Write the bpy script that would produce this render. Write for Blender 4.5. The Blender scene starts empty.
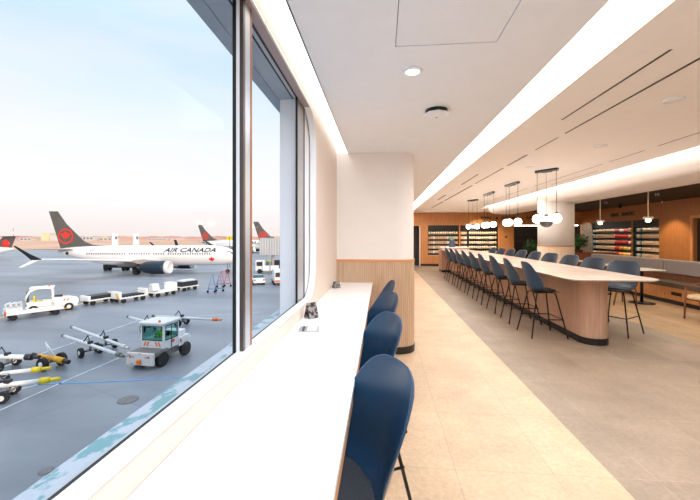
import bpy, bmesh, math, random
from mathutils import Vector, Matrix
from mathutils.geometry import tessellate_polygon
random.seed(7)
C = bpy.context.scene.collection
PI = math.pi
YAW = math.radians(4.97); SN, CS = math.sin(YAW), math.cos(YAW)
FPX, HOR, EYE = 360.0, 236.0, 1.65
GZ = -5.55                                   # apron level
def vw(lat, d, z=0.0):                       # metres right of / ahead of the camera's heading -> world
    return Vector((-d*SN + lat*CS, d*CS + lat*SN, z))
def gp(u, v, h=0.0):                         # survey helper: a point at height h over the apron
    d = (EYE-GZ-h)*FPX/(v-HOR)
    return vw((u-350)/FPX*d, d, GZ+h)
def tanu(u): return math.tan(math.atan((u-350)/FPX)-YAW)
# ---------------------------------------------------------------- materials
def nodes(m):
    m.use_nodes = True; nt = m.node_tree; return nt, nt.nodes, nt.links
def mat(name, col, rough=.5, metal=0, var=.06, scale=8, emit=0, bump=0, spec=.5, coat=0, ecol=None):
    m = bpy.data.materials.new(name); nt, N, L = nodes(m); b = N['Principled BSDF']
    b.inputs['Roughness'].default_value = rough; b.inputs['Metallic'].default_value = metal
    b.inputs['Specular IOR Level'].default_value = spec; b.inputs['Coat Weight'].default_value = coat
    tc = N.new('ShaderNodeTexCoord'); n = N.new('ShaderNodeTexNoise'); n.inputs['Scale'].default_value = scale; n.inputs['Detail'].default_value = 4
    L.new(tc.outputs['Object'], n.inputs['Vector'])
    r = N.new('ShaderNodeValToRGB'); L.new(n.outputs['Fac'], r.inputs['Fac'])
    a = [max(0, c*(1-var)) for c in col]; c2 = [min(1, c*(1+var)) for c in col]
    r.color_ramp.elements[0].position = .35; r.color_ramp.elements[1].position = .65
    r.color_ramp.elements[0].color = (*a, 1); r.color_ramp.elements[1].color = (*c2, 1)
    L.new(r.outputs['Color'], b.inputs['Base Color'])
    if emit:
        b.inputs['Emission Color'].default_value = (*(ecol or col), 1); b.inputs['Emission Strength'].default_value = emit
    if bump:
        bp = N.new('ShaderNodeBump'); bp.inputs['Strength'].default_value = bump; bp.inputs['Distance'].default_value = .01
        L.new(n.outputs['Fac'], bp.inputs['Height']); L.new(bp.outputs['Normal'], b.inputs['Normal'])
    return m
def wood(name, c1, c2, stretch=(14, 14, 1.2), rough=.45, scale=2.0, flute=None, pitch=.045):
    m = bpy.data.materials.new(name); nt, N, L = nodes(m); b = N['Principled BSDF']; b.inputs['Roughness'].default_value = rough
    g = N.new('ShaderNodeNewGeometry'); mp = N.new('ShaderNodeMapping'); mp.inputs['Scale'].default_value = stretch
    L.new(g.outputs['Position'], mp.inputs['Vector'])
    n = N.new('ShaderNodeTexNoise'); n.inputs['Scale'].default_value = scale; n.inputs['Detail'].default_value = 6; n.inputs['Distortion'].default_value = .4
    L.new(mp.outputs['Vector'], n.inputs['Vector'])
    r = N.new('ShaderNodeValToRGB'); r.color_ramp.elements[0].position = .3; r.color_ramp.elements[1].position = .72
    r.color_ramp.elements[0].color = (*c1, 1); r.color_ramp.elements[1].color = (*c2, 1)
    L.new(n.outputs['Fac'], r.inputs['Fac']); L.new(r.outputs['Color'], b.inputs['Base Color'])
    if flute:
        w = N.new('ShaderNodeTexWave'); w.bands_direction = flute; w.inputs['Scale'].default_value = .314/pitch
        L.new(g.outputs['Position'], w.inputs['Vector'])
        bp = N.new('ShaderNodeBump'); bp.inputs['Strength'].default_value = .5; bp.inputs['Distance'].default_value = .008
        L.new(w.outputs['Fac'], bp.inputs['Height']); L.new(bp.outputs['Normal'], b.inputs['Normal'])
    return m
def tile(name, c1, c2, mortar, w, h, ox, oy, rough=.45, plank=False):
    m = bpy.data.materials.new(name); nt, N, L = nodes(m); b = N['Principled BSDF']; b.inputs['Roughness'].default_value = rough
    g = N.new('ShaderNodeNewGeometry'); mp = N.new('ShaderNodeMapping'); mp.inputs['Location'].default_value = (ox, oy, 0)
    L.new(g.outputs['Position'], mp.inputs['Vector'])
    if plank:
        mp.inputs['Rotation'].default_value = (0, 0, PI/2)
    bk = N.new('ShaderNodeTexBrick'); bk.offset = .5 if plank else 0; bk.squash = 1
    bk.inputs['Scale'].default_value = 1; bk.inputs['Brick Width'].default_value = w; bk.inputs['Row Height'].default_value = h
    bk.inputs['Mortar Size'].default_value = .003; bk.inputs['Bias'].default_value = 0
    bk.inputs['Color1'].default_value = (*c1, 1); bk.inputs['Color2'].default_value = (*c2, 1); bk.inputs['Mortar'].default_value = (*mortar, 1)
    L.new(mp.outputs['Vector'], bk.inputs['Vector'])
    def noi(s, det, lo, hi):
        n = N.new('ShaderNodeTexNoise'); n.inputs['Scale'].default_value = s; n.inputs['Detail'].default_value = det; n.inputs['Roughness'].default_value = .65
        L.new(g.outputs['Position'], n.inputs['Vector'])
        r = N.new('ShaderNodeMapRange'); r.inputs['From Min'].default_value = .3; r.inputs['From Max'].default_value = .7
        r.inputs['To Min'].default_value = lo; r.inputs['To Max'].default_value = hi; L.new(n.outputs['Fac'], r.inputs['Value']); return r
    a1 = noi(1.7, 10, .78, 1.16); a2 = noi(30, 5, .85, 1.10)
    mu = N.new('ShaderNodeMath'); mu.operation = 'MULTIPLY'; L.new(a1.outputs[0], mu.inputs[0]); L.new(a2.outputs[0], mu.inputs[1])
    vm = N.new('ShaderNodeVectorMath'); vm.operation = 'SCALE'; L.new(bk.outputs['Color'], vm.inputs[0]); L.new(mu.outputs[0], vm.inputs['Scale'])
    L.new(vm.outputs['Vector'], b.inputs['Base Color']); return m
def blotch(name, c1, c2, scale, p0, p1, rough=.6, stretch=(1, 1, 1), detail=8, fine=0, slabs=None):
    m = bpy.data.materials.new(name); nt, N, L = nodes(m); b = N['Principled BSDF']; b.inputs['Roughness'].default_value = rough
    g = N.new('ShaderNodeNewGeometry'); mp = N.new('ShaderNodeMapping'); mp.inputs['Scale'].default_value = stretch
    L.new(g.outputs['Position'], mp.inputs['Vector'])
    n = N.new('ShaderNodeTexNoise'); n.inputs['Scale'].default_value = scale; n.inputs['Detail'].default_value = detail; n.inputs['Roughness'].default_value = .6
    L.new(mp.outputs['Vector'], n.inputs['Vector'])
    r = N.new('ShaderNodeValToRGB'); r.color_ramp.elements[0].position = p0; r.color_ramp.elements[1].position = p1
    r.color_ramp.elements[0].color = (*c1, 1); r.color_ramp.elements[1].color = (*c2, 1); L.new(n.outputs['Fac'], r.inputs['Fac'])
    out = r.outputs['Color']
    if slabs:
        bk = N.new('ShaderNodeTexBrick'); bk.offset = 0; bk.inputs['Scale'].default_value = 1; bk.inputs['Brick Width'].default_value = slabs; bk.inputs['Row Height'].default_value = slabs
        bk.inputs['Mortar Size'].default_value = .04; bk.inputs['Color1'].default_value = (1, 1, 1, 1); bk.inputs['Color2'].default_value = (.96, .965, .97, 1); bk.inputs['Mortar'].default_value = (.82, .84, .86, 1)
        m2 = N.new('ShaderNodeMapping'); m2.inputs['Rotation'].default_value = (0, 0, math.radians(24)); L.new(g.outputs['Position'], m2.inputs['Vector']); L.new(m2.outputs['Vector'], bk.inputs['Vector'])
        mx = N.new('ShaderNodeMix'); mx.data_type = 'RGBA'; mx.blend_type = 'MULTIPLY'; mx.inputs[0].default_value = 1
        L.new(out, mx.inputs[6]); L.new(bk.outputs['Color'], mx.inputs[7]); out = mx.outputs[2]
    L.new(out, b.inputs['Base Color']); return m
def glass(name, tint=(1, 1, 1), refl=.05):
    m = bpy.data.materials.new(name); nt, N, L = nodes(m); N.remove(N['Principled BSDF']); o = N['Material Output']
    t = N.new('ShaderNodeBsdfTransparent'); t.inputs['Color'].default_value = (*tint, 1); g = N.new('ShaderNodeBsdfGlossy'); g.inputs['Roughness'].default_value = .02
    x = N.new('ShaderNodeMixShader'); lw = N.new('ShaderNodeLayerWeight'); lw.inputs['Blend'].default_value = .12
    mr = N.new('ShaderNodeMath'); mr.operation = 'MULTIPLY'; mr.inputs[1].default_value = refl*4; L.new(lw.outputs['Fresnel'], mr.inputs[0])
    L.new(mr.outputs[0], x.inputs[0]); L.new(t.outputs[0], x.inputs[1]); L.new(g.outputs[0], x.inputs[2]); L.new(x.outputs[0], o.inputs['Surface']); return m
def emis(name, col, st):
    m = bpy.data.materials.new(name); nt, N, L = nodes(m); N.remove(N['Principled BSDF'])
    e = N.new('ShaderNodeEmission'); e.inputs['Color'].default_value = (*col, 1); e.inputs['Strength'].default_value = st
    L.new(e.outputs[0], N['Material Output'].inputs['Surface']); return m
M = {}
M['ceil_daylit_white'] = mat('ceiling white with daylight tint', (.86, .91, .985), .8, var=.01)  # white ceiling, cool daylight on it put into the base colour
M['ceil_warm'] = mat('ceiling paint warm white', (.93, .92, .92), .8, var=.01)
M['ceil_dark'] = mat('dark ceiling paint', (.05, .042, .036), .8)
M['wall_white'] = mat('wall paint white', (.86, .83, .81), .6, var=.01)
M['wall_warm_lit'] = mat('wall white with warm light tint', (.76, .65, .57), .6, var=.01)  # same paint as the pier, warm light on it mixed into the colour
M['wall_dark'] = mat('dark wall', (.035, .03, .028), .5)
M['slot_white'] = mat('light slot paint', (.9, .88, .84), .8, var=.01)
M['cove'] = emis('cove light diffuser', (1, .94, .87), 7)
M['cove_window'] = emis('window slot light diffuser', (1, .97, .94), 4.5)
M['cove_far'] = emis('lounge cove light', (1, .88, .74), 7.0)
M['shelf_led'] = emis('shelf light', (1, .87, .70), 22.0)
M['globe'] = emis('glowing opal glass', (1, .90, .78), 11.0)
M['lamp_on'] = emis('lamp lens', (1, .9, .75), 6.0)
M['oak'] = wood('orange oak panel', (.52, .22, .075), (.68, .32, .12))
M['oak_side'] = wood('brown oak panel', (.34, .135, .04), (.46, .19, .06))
M['oak_pale'] = wood('pale reeded oak', (.50, .34, .22), (.62, .44, .31), flute='X', pitch=.03)
M['oak_flute'] = wood('pink oak battens', (.46, .28, .19), (.60, .39, .28), (20, 20, 1))
M['oak_cap'] = wood('oak cap rail', (.60, .26, .10), (.70, .34, .15), (1, 6, 20))
M['oak_edge'] = wood('oak edge', (.50, .25, .11), (.62, .34, .17), (20, 1, 20))
M['walnut'] = wood('walnut', (.16, .05, .02), (.26, .09, .035), (10, 10, 3))
M['black'] = mat('black metal', (.008, .008, .009), .35, .2)
M['kick'] = mat('black kick plate', (.01, .01, .011), .4)
M['quartz'] = mat('white quartz', (.86, .86, .87), .35, var=.02, scale=5)
M['quartz_warm'] = blotch('cream marble', (.60, .47, .39), (.72, .60, .52), 1.6, .35, .65, .2)
M['shell'] = mat('blue moulded plastic', (.009, .048, .11), .30, var=.02, spec=.5)
M['shell_grey'] = mat('slate blue moulded plastic', (.016, .028, .048), .42, var=.02, spec=.5)
M['seat_black'] = mat('black moulded plastic', (.012, .014, .018), .4)
M['pad'] = mat('dark seat pad', (.03, .035, .045), .8, var=.1, scale=60)
M['tile_beige'] = tile('beige stone tile', (.60, .43, .285), (.63, .46, .31), (.47, .34, .23), .67, .84, .15, .76)
M['tile_grey'] = tile('greige stone tile', (.29, .225, .168), (.345, .27, .205), (.40, .32, .25), .67, .84, .15, .76)
M['plank'] = tile('pale oak planks', (.44, .29, .16), (.53, .36, .21), (.30, .19, .10), 1.8, .19, 0, 0, plank=True)
M['grout'] = mat('stone trim', (.5, .42, .34), .5)
M['bench_back'] = mat('grey woven upholstery', (.31, .27, .26), .9, var=.15, scale=90, bump=.2)
M['bench_seat'] = mat('taupe seat upholstery', (.13, .095, .065), .8, var=.1, scale=60)
M['cream'] = mat('cream cushion', (.72, .55, .36), .85, var=.06, scale=40)
M['red'] = mat('red fabric', (.42, .02, .02), .8)
M['tabletop'] = mat('white table top', (.86, .83, .80), .3, var=.02)
M['stone_wall'] = blotch('grey stone cladding', (.20, .17, .14), (.34, .29, .24), 6, .35, .65, .8, (1, 1, 3))
M['alu'] = mat('brushed aluminium', (.50, .52, .55), .35, .6, var=.03)
M['alu_dark'] = mat('dark anodised metal', (.10, .08, .075), .35, .6)
M['alu_brown'] = mat('bronze trim', (.30, .12, .05), .4, .3)
M['frame_white'] = mat('white powder coat', (.80, .82, .86), .4, var=.01)
M['gasket'] = mat('black rubber gasket', (.006, .006, .007), .5)
M['mauve'] = mat('mauve head trim', (.36, .30, .31), .5, var=.02)
M['soffit'] = mat('blue grey metal soffit', (.34, .41, .48), .5, .1, var=.05)
M['glass'] = glass('window glass', (.98, .99, 1), .003)
M['ledge'] = blotch('frosted ledge', (.15, .31, .35), (.42, .47, .54), 13, .44, .50, .5, (1, .6, 1), 6)
M['apron'] = blotch('apron concrete', (.15, .17, .20), (.31, .335, .38), .11, .34, .66, .4, (.35, 1, 1), 10, slabs=9)
M['grass'] = blotch('dry orange grass', (.56, .30, .18), (.72, .44, .30), .02, .35, .65, .9, (1, .3, 1))
M['line_white'] = mat('white road paint', (.55, .60, .66), .6, var=.15, scale=3)
M['line_yellow'] = mat('yellow road paint', (.70, .45, .12), .6, var=.15, scale=3)
M['line_blue'] = mat('blue road paint', (.12, .33, .58), .6, var=.15, scale=3)
M['pwhite'] = mat('white aircraft paint', (.86, .85, .85), .3, var=.01, scale=.5)
M['pblack'] = mat('black aircraft paint', (.012, .012, .014), .3)
M['fin'] = mat('charcoal fin paint', (.15, .135, .12), .3, .5, var=.08, scale=.6)
M['pred'] = mat('red livery paint', (.80, .035, .02), .4, var=.02)
M['nacelle'] = mat('dark blue black nacelle', (.015, .03, .05), .12, .3)
M['chrome'] = mat('polished lip metal', (.8, .8, .82), .2, .4)
M['belly'] = mat('grey belly paint', (.42, .36, .32), .4)
M['tyre'] = mat('tyre rubber', (.012, .012, .013), .8)
M['vwhite'] = mat('white vehicle paint', (.72, .73, .74), .45, var=.06, scale=3)
M['vdirty'] = blotch('stained white steel', (.35, .20, .10), (.66, .64, .62), 2.2, .30, .45, .5)
M['vgrey'] = mat('grey steel', (.17, .16, .16), .6, var=.15)
M['vdark'] = mat('dark steel', (.02, .024, .03), .5)
M['vyellow'] = mat('yellow steel', (.72, .36, .02), .5, var=.1)
M['vlemon'] = mat('lemon yellow paint', (.80, .62, .02), .5)
M['vorange'] = mat('orange stripe', (.85, .17, .02), .5)
M['vblue'] = mat('blue steel', (.10, .30, .62), .5)
M['vred'] = mat('red steel', (.65, .04, .05), .5)
M['vglass'] = mat('vehicle glass', (.02, .10, .10), .08, .1)
M['cabglass'] = glass('cab glass', (.62, .80, .78), .08)
M['hivis'] = mat('high visibility vest', (.45, .90, .05), .7)
M['skin'] = mat('skin', (.45, .25, .16), .6)
M['bldg'] = mat('pale building', (.62, .60, .60), .8)
M['bldg_gold'] = mat('yellow cream building', (.80, .68, .45), .8)  # yellowish cream walls, their own colour
M['bldg_win'] = mat('blue building glass', (.16, .24, .36), .4)
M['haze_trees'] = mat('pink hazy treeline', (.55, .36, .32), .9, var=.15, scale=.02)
M['bridge'] = mat('grey jet bridge', (.44, .43, .44), .6, var=.05, scale=.5)
M['leaf'] = mat('green leaf', (.03, .16, .02), .5, var=.4, scale=6)
M['leaf_dark'] = mat('dark green leaf', (.012, .055, .01), .5, var=.4, scale=6)
M['pot'] = mat('dark planter', (.03, .028, .026), .6)
M['letters'] = mat('black lettering', (.004, .004, .004), .5)
M['kraft'] = mat('kraft package', (.66, .45, .28), .6, var=.15, scale=5)
M['creamp'] = mat('cream package', (.80, .68, .50), .6, var=.1, scale=5)
M['pinkp'] = mat('pink package', (.72, .13, .25), .5)
M['redp'] = mat('red package', (.60, .03, .02), .5)
M['orangep'] = mat('orange package', (.82, .28, .02), .5)
M['yellowp'] = mat('yellow package', (.85, .58, .08), .5)
M['whitep'] = mat('white package', (.78, .72, .68), .5)
M['tealp'] = mat('teal package', (.05, .25, .28), .5)
M['vase'] = mat('slate blue vase', (.05, .09, .15), .4)
M['teal'] = mat('teal foliage', (.06, .42, .36), .6)
M['smoke'] = mat('smoky grey dome', (.10, .11, .14), .25, .4)
M['print'] = blotch('printed sign face', (.012, .011, .013), (.28, .25, .24), 34, .48, .52, .5)
# ---------------------------------------------------------------- geometry
class MB:
    def __init__(s): s.bm = bmesh.new(); s.mats = []
    def _m(s, faces, m):
        if m is None: return
        if m not in s.mats: s.mats.append(m)
        i = s.mats.index(m)
        for f in faces: f.material_index = i
    def _t(s, vs, X):
        if X is not None:
            for v in vs: v.co = X @ v.co
    def box(s, x0, x1, y0, y1, z0, z1, bev=0, m=None, X=None):
        vs = [s.bm.verts.new(p) for p in ((x0,y0,z0),(x1,y0,z0),(x1,y1,z0),(x0,y1,z0),(x0,y0,z1),(x1,y0,z1),(x1,y1,z1),(x0,y1,z1))]
        fs = [s.bm.faces.new([vs[i] for i in q]) for q in ((3,2,1,0),(4,5,6,7),(0,1,5,4),(1,2,6,5),(2,3,7,6),(3,0,4,7))]
        if bev:
            es = list({e for f in fs for e in f.edges})
            r = bmesh.ops.bevel(s.bm, geom=es, offset=bev, segments=2, affect='EDGES', profile=.6)
            vs = list({v for f in r['faces'] for v in f.verts} | {v for v in vs if v.is_valid}); fs = list({f for v in vs for f in v.link_faces})
        s._m(fs, m); s._t(vs, X); return s
    def ring(s, pts): return [s.bm.verts.new(p) for p in pts]
    def loft(s, rings, closed=True, caps=True, m=None, smooth=True, X=None):
        R = [s.ring(r) for r in rings]; fs = []; n = len(R[0])
        for a, b in zip(R, R[1:]):
            for i in range(n if closed else n-1):
                j = (i+1) % n; f = s.bm.faces.new((a[i], a[j], b[j], b[i])); f.smooth = smooth; fs.append(f)
        if caps and closed:
            fs.append(s.bm.faces.new(R[0][::-1])); fs.append(s.bm.faces.new(R[-1]))
        s._m(fs, m); s._t([v for r in R for v in r], X); return s
    def tube(s, pts, r, n=8, m=None, X=None, r2=None, sx=1):
        pts = [Vector(p) for p in pts]; rings = []
        for k, p in enumerate(pts):
            t = (pts[min(k+1, len(pts)-1)]-pts[max(k-1, 0)]).normalized()
            a = t.cross(Vector((0, 0, 1)))
            if a.length < .05: a = t.cross(Vector((1, 0, 0)))
            a.normalize(); b = t.cross(a); rr = r if r2 is None else r+(r2-r)*k/(len(pts)-1)
            rings.append([p+a*rr*sx*math.cos(2*PI*i/n)+b*rr*math.sin(2*PI*i/n) for i in range(n)])
        return s.loft(rings, m=m, X=X)
    def lathe(s, prof, c=(0, 0, 0), n=24, m=None, X=None, smooth=True, caps=True):
        rings = [[(c[0]+max(r, .0004)*math.cos(2*PI*i/n), c[1]+max(r, .0004)*math.sin(2*PI*i/n), c[2]+z) for i in range(n)] for r, z in prof]
        return s.loft(rings, m=m, X=X, smooth=smooth, caps=caps)
    def sph(s, c, r, n=16, m=None, X=None, sc=(1, 1, 1)):
        rings = []
        for k in range(n//2+1):
            a = -PI/2+PI*k/(n//2); rr = max(r*math.cos(a), r*.01)
            rings.append([(c[0]+sc[0]*rr*math.cos(2*PI*i/n), c[1]+sc[1]*rr*math.sin(2*PI*i/n), c[2]+sc[2]*r*math.sin(a)) for i in range(n)])
        return s.loft(rings, m=m, X=X)
    def cyl(s, a, b, r, n=16, m=None, X=None): return s.tube([a, b], r, n, m, X)
    def prism(s, pts, z0, z1, m=None, smooth=False, X=None):
        return s.loft([[(x, y, z0) for x, y in pts], [(x, y, z1) for x, y in pts]], m=m, smooth=smooth, X=X)
    def poly(s, pts, m=None, X=None):                     # any planar polygon, triangulated
        pts = [Vector(p) for p in pts]; vs = [s.bm.verts.new(p) for p in pts]
        fs = []
        for t in tessellate_polygon([pts]):
            try: fs.append(s.bm.faces.new([vs[i] for i in t]))
            except ValueError: pass
        s._m(fs, m); s._t(vs, X); return s
    def build(s, name, m, parent=None, loc=None, rz=0, fixn=True, smooth_all=False):
        if fixn: bmesh.ops.recalc_face_normals(s.bm, faces=s.bm.faces[:])
        me = bpy.data.meshes.new(name)
        if s.mats:
            if m is not None:
                pass
        s.bm.to_mesh(me); s.bm.free()
        if s.mats:
            for k in s.mats: me.materials.append(k)
        else: me.materials.append(m)
        if smooth_all:
            for p in me.polygons: p.use_smooth = True
        o = bpy.data.objects.new(name, me); C.objects.link(o)
        if parent: o.parent = parent
        if loc is not None: o.location = loc
        if rz: o.rotation_euler.z = rz
        return o
def tag(o, label=None, cat=None, group=None, kind=None):
    if label: o['label'] = label
    if cat: o['category'] = cat
    if group: o['group'] = group
    if kind: o['kind'] = kind
    return o
def empty(name, loc=(0, 0, 0), rz=0, label=None, cat=None, group=None, kind=None):
    o = bpy.data.objects.new(name, None); C.objects.link(o); o.location = loc; o.rotation_euler.z = rz; o.empty_display_size = .1
    return tag(o, label, cat, group, kind)
def dup(o, parent=None, top=True):
    c = o.copy(); C.objects.link(c)
    if parent: c.parent = parent
    for ch in list(o.children): dup(ch, c, False)
    return c
def struct(o): o['kind'] = 'structure'; return o
def rrect(x0, x1, y0, y1, r, n=8):
    out = []
    for cx, cy, a0 in ((x1-r, y0+r, -PI/2), (x1-r, y1-r, 0), (x0+r, y1-r, PI/2), (x0+r, y0+r, PI)):
        for k in range(n+1): a = a0+PI/2*k/n; out.append((cx+r*math.cos(a), cy+r*math.sin(a)))
    return out
def panel(mb, axis, c0, c1, a0, a1, z0, z1, holes, m=None):   # slab with rectangular openings; axis = its normal
    A = sorted({a0, a1, *[h[0] for h in holes], *[h[1] for h in holes]}); Z = sorted({z0, z1, *[h[2] for h in holes], *[h[3] for h in holes]})
    for i in range(len(A)-1):
        for j in range(len(Z)-1):
            ca, cz = (A[i]+A[i+1])/2, (Z[j]+Z[j+1])/2
            if any(h[0] < ca < h[1] and h[2] < cz < h[3] for h in holes): continue
            if axis == 'y': mb.box(A[i], A[i+1], c0, c1, Z[j], Z[j+1], m=m)
            elif axis == 'x': mb.box(c0, c1, A[i], A[i+1], Z[j], Z[j+1], m=m)
            else: mb.box(A[i], A[i+1], Z[j], Z[j+1], c0, c1, m=m)
def text_mesh(name, body, size, m, parent=None, X=None, bend=None, shear=0, depth=.004, align='CENTER', spacing=1.0):
    cu = bpy.data.curves.new(name, 'FONT'); cu.body = body; cu.size = size; cu.align_x = align; cu.align_y = 'CENTER'; cu.shear = shear
    cu.extrude = depth; cu.offset = .018*size*(size > .5) or .004; cu.space_character = spacing; cu.resolution_u = 3
    t = bpy.data.objects.new(name+'_c', cu); C.objects.link(t); bpy.context.view_layer.update()
    me = bpy.data.meshes.new_from_object(t.evaluated_get(bpy.context.evaluated_depsgraph_get()))
    bpy.data.objects.remove(t); bpy.data.curves.remove(cu)
    for v in me.vertices:
        if X is not None: v.co = X @ v.co
        if bend: v.co = bend(v.co)
    me.materials.clear(); me.materials.append(m)
    o = bpy.data.objects.new(name, me); C.objects.link(o)
    if parent: o.parent = parent
    return o
def strip(x0, x1, y0, y1, z, seg=.6):               # downward luminous strip in short segments
    q = MB(); n = max(1, int(round((y1-y0)/seg))); v = [[q.bm.verts.new((x, y0+(y1-y0)*k/n, z)) for x in (x0, x1)] for k in range(n+1)]
    for k in range(n): q.bm.faces.new((v[k][0], v[k+1][0], v[k+1][1], v[k][1]))
    return q
LEAF = [(0,1),(.12,.72),(.28,.80),(.22,.38),(.45,.58),(.52,.48),(.85,.50),(.75,.28),(.88,.18),(.45,-.18),(.52,-.34),(.08,-.28),(.05,-.80)]
LEAF = LEAF+[(-x, y) for x, y in LEAF[::-1] if x > 0]
LA, LB, LC, EXPO = 175, 150, 70, 0.0
# ================================================================ SETTING
YB, XS, YN = 20.1, 10.6, -2.6                # back wall, side wall, wall behind the viewer
XW = -.63
ZL, ZR, ZD, ZK = 2.82, 2.92, 2.95, 2.62      # left ceiling, main ceiling, dark ceiling, bulkhead
b = MB()
b.box(XW, 1.585, YN, YB, -.12, 0, m=M['tile_beige']); b.box(1.585, 4.82, YN, YB, -.12, 0, m=M['tile_grey'])
b.box(4.82, XS, YN, YB, -.12, 0, m=M['plank']); b.box(1.8, XS, YB, 23, -.12, 0, m=M['tile_grey'])
struct(b.build('floor', None))
# --- window wall with a rounded opening
W0, W1, S0, S1 = .40, 3.40, 1.10, 2.79
b = MB()
hole = rrect(W0, W1, S0, S1, .30, 10); outer = [(YN, 0), (YB, 0), (YB, 3.1), (YN, 3.1)]
def face_with_hole(x, mm):
    o3 = [Vector((x, p[0], p[1])) for p in outer]; h3 = [Vector((x, p[0], p[1])) for p in hole[::-1]]
    vs = [b.bm.verts.new(p) for p in o3+h3]; fs = []
    for t in tessellate_polygon([o3, h3]):
        fs.append(b.bm.faces.new([vs[i] for i in t]))
    b._m(fs, mm)
face_with_hole(XW, M['wall_warm_lit']); face_with_hole(XW-.05, M['wall_white'])
b.loft([[(XW, p[0], p[1]) for p in hole], [(XW-.05, p[0], p[1]) for p in hole]], caps=False, m=M['frame_white'])
struct(b.build('wall_left', None, fixn=False))
b = MB(); b.box(XW-.12, XW-.052, YN, YB, GZ, .93); b.box(XW-.12, XW-.05, W1+.06, YB, .98, 3.2); b.box(XW-.12, XW-.05, YN, W0-.35, .98, 3.2); b.box(XW-.12, XW-.05, W0-.35, W1+.06, 2.86, 3.2)
struct(b.build('wall_exterior', M['soffit']))
b = MB()                                      # thin plaster-coloured edge trim round the opening
o1 = rrect(W0-.012, W1+.012, S0-.012, S1+.012, .312, 10); i1 = rrect(W0+.004, W1-.004, S0+.004, S1-.004, .296, 10)
b.loft([[(XW+.001, *p) for p in o1], [(XW+.008, *p) for p in o1], [(XW+.008, *p) for p in i1], [(XW-.049, *p) for p in i1]], caps=False)
struct(b.build('trim_1', M['frame_white']))
# --- window frame
wf = struct(empty('window_1', (-.69, 0, 0)))
def wbox(name, m, *bs, par=None):
    q = MB()
    for a in bs: q.box(*a)
    return q.build(name, m, par or wf)
yA, yZ = W0-.3, W1
ZH = 2.79
wbox('window_frame', M['alu'], (-.035, .005, yA, yZ, 1.0, 1.085), (-.035, -.012, yA, yZ, ZH, 2.86), (-.012, .0, 2.93, 3.165, 1.02, 2.86), (-.035, .005, yA-.06, yA, 1.0, 2.86))
wbox('gasket', M['gasket'], (-.012, .004, yA, 1.65, 1.085, 1.095), (-.012, .004, 1.766, 2.93, 1.085, 1.095), (-.012, .006, yA, yZ, ZH, 2.80), (-.048, -.035, yA, yZ, ZH, 2.80), (-.012, .002, 2.905, 2.93, 1.02, ZH), (-.012, .004, 3.165, 3.185, 1.02, ZH))
wbox('jamb_board', M['frame_white'], (-.012, .003, 3.185, yZ+.05, 1.02, 2.86))
mull = wbox('mullion', M['alu'], (-.011, .04, 1.66, 1.74, 1.0, ZH))
wbox('gasket', M['gasket'], (-.012, .006, 1.65, 1.66, 1.0, ZH), par=mull)
wbox('white_trim', M['frame_white'], (.006, .0225, 1.65, 1.66, 1.0, ZH), par=mull)
wbox('dark_cover', M['alu_dark'], (.0225, .041, 1.65, 1.675, 1.0, ZH), par=mull)
wbox('bronze_edge', M['alu_brown'], (-.011, .041, 1.74, 1.766, 1.0, ZH), par=mull)
wbox('head_trim', M['mauve'], (.009, .0595, yA+.25, yZ-.28, 2.782, 2.7895))
for y0, y1 in ((yA, 1.655), (1.75, 2.93)):
    wbox('window_pane', M['glass'], (-.009, -.003, y0, y1, 1.04, 2.80))
b = MB(); b.box(-.935, -.70, yA-.4, 3.62, .93, .98); struct(b.build('trim_2', M['ledge']))
b = MB(); b.box(-.94, -.738, yA-.5, 3.5, ZH, 3.0); b.box(-.86, -.855, yA-.5, 3.5, ZH-.006, ZH); b.box(-.70, -.66, yA-.5, 3.5, 2.86, 3.0)
struct(b.build('trim_3', M['soffit']))
b = MB(); b.box(-.845, -.702, 2.95, 3.06, .98, ZH); struct(b.build('trim_4', M['frame_white']))
# --- ceilings
c1 = MB(); panel(c1, 'z', ZL, ZL+.08, -.475, 1.12, YN, YB, [(.085, .695, 1.2, 2.245), (.165, .275, 2.515, 2.625)], m=M['ceil_daylit_white'])
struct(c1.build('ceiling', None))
b = MB(); b.box(XW-.05, -.475, YN, YB, 3.0, 3.1); b.box(-.475, -.465, YN, YB, ZL, 3.0); struct(b.build('trim_5', M['slot_white']))
b = MB(); b.box(1.12, 1.13, YN, YB, ZL, 3.06); b.box(1.12, 1.66, YN, YB, 3.06, 3.12); b.box(1.575, 1.60, YN, YB, ZR+.0, 3.06); struct(b.build('trim_6', M['slot_white']))
# main ceiling with linear slots
slots = [(2.255, 2.285, 2.2, 4.68), (2.255, 2.285, 4.85, 5.55), (2.25, 2.295, 5.85, 6.75), (2.25, 2.295, 6.95, 9.0), (2.245, 2.305, 9.25, 13.2), (2.245, 2.305, 13.5, 16.5),
         (1.955, 1.98, 2.63, 4.13), (1.96, 2.005, 7.6, 9.15), (1.955, 2.01, 11.35, 12.9),
         (3.88, 3.905, 4.2, 5.45), (3.88, 3.905, 5.7, 6.55), (3.88, 3.905, 6.7, 9.6), (4.2, 4.22, 7.4, 9.4), (3.88, 3.905, 10.0, 13.5)]
c2 = MB(); panel(c2, 'z', ZR, ZR+.05, 1.60, 4.48, YN, YB, slots, m=M['ceil_warm']); struct(c2.build('ceiling', None))
b = MB()
for x0, x1, y0, y1 in slots: b.box(x0+.0005, x1-.0005, y0+.0005, y1-.0005, ZR+.001, ZR+.06)
struct(b.build('trim_7', M['black']))
# shallow step in the main ceiling
b = MB(); b.box(1.57, 2.53, YN, YB, ZR-.012, ZR+.0, m=M['ceil_warm']); 
b.bm.free()
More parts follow.
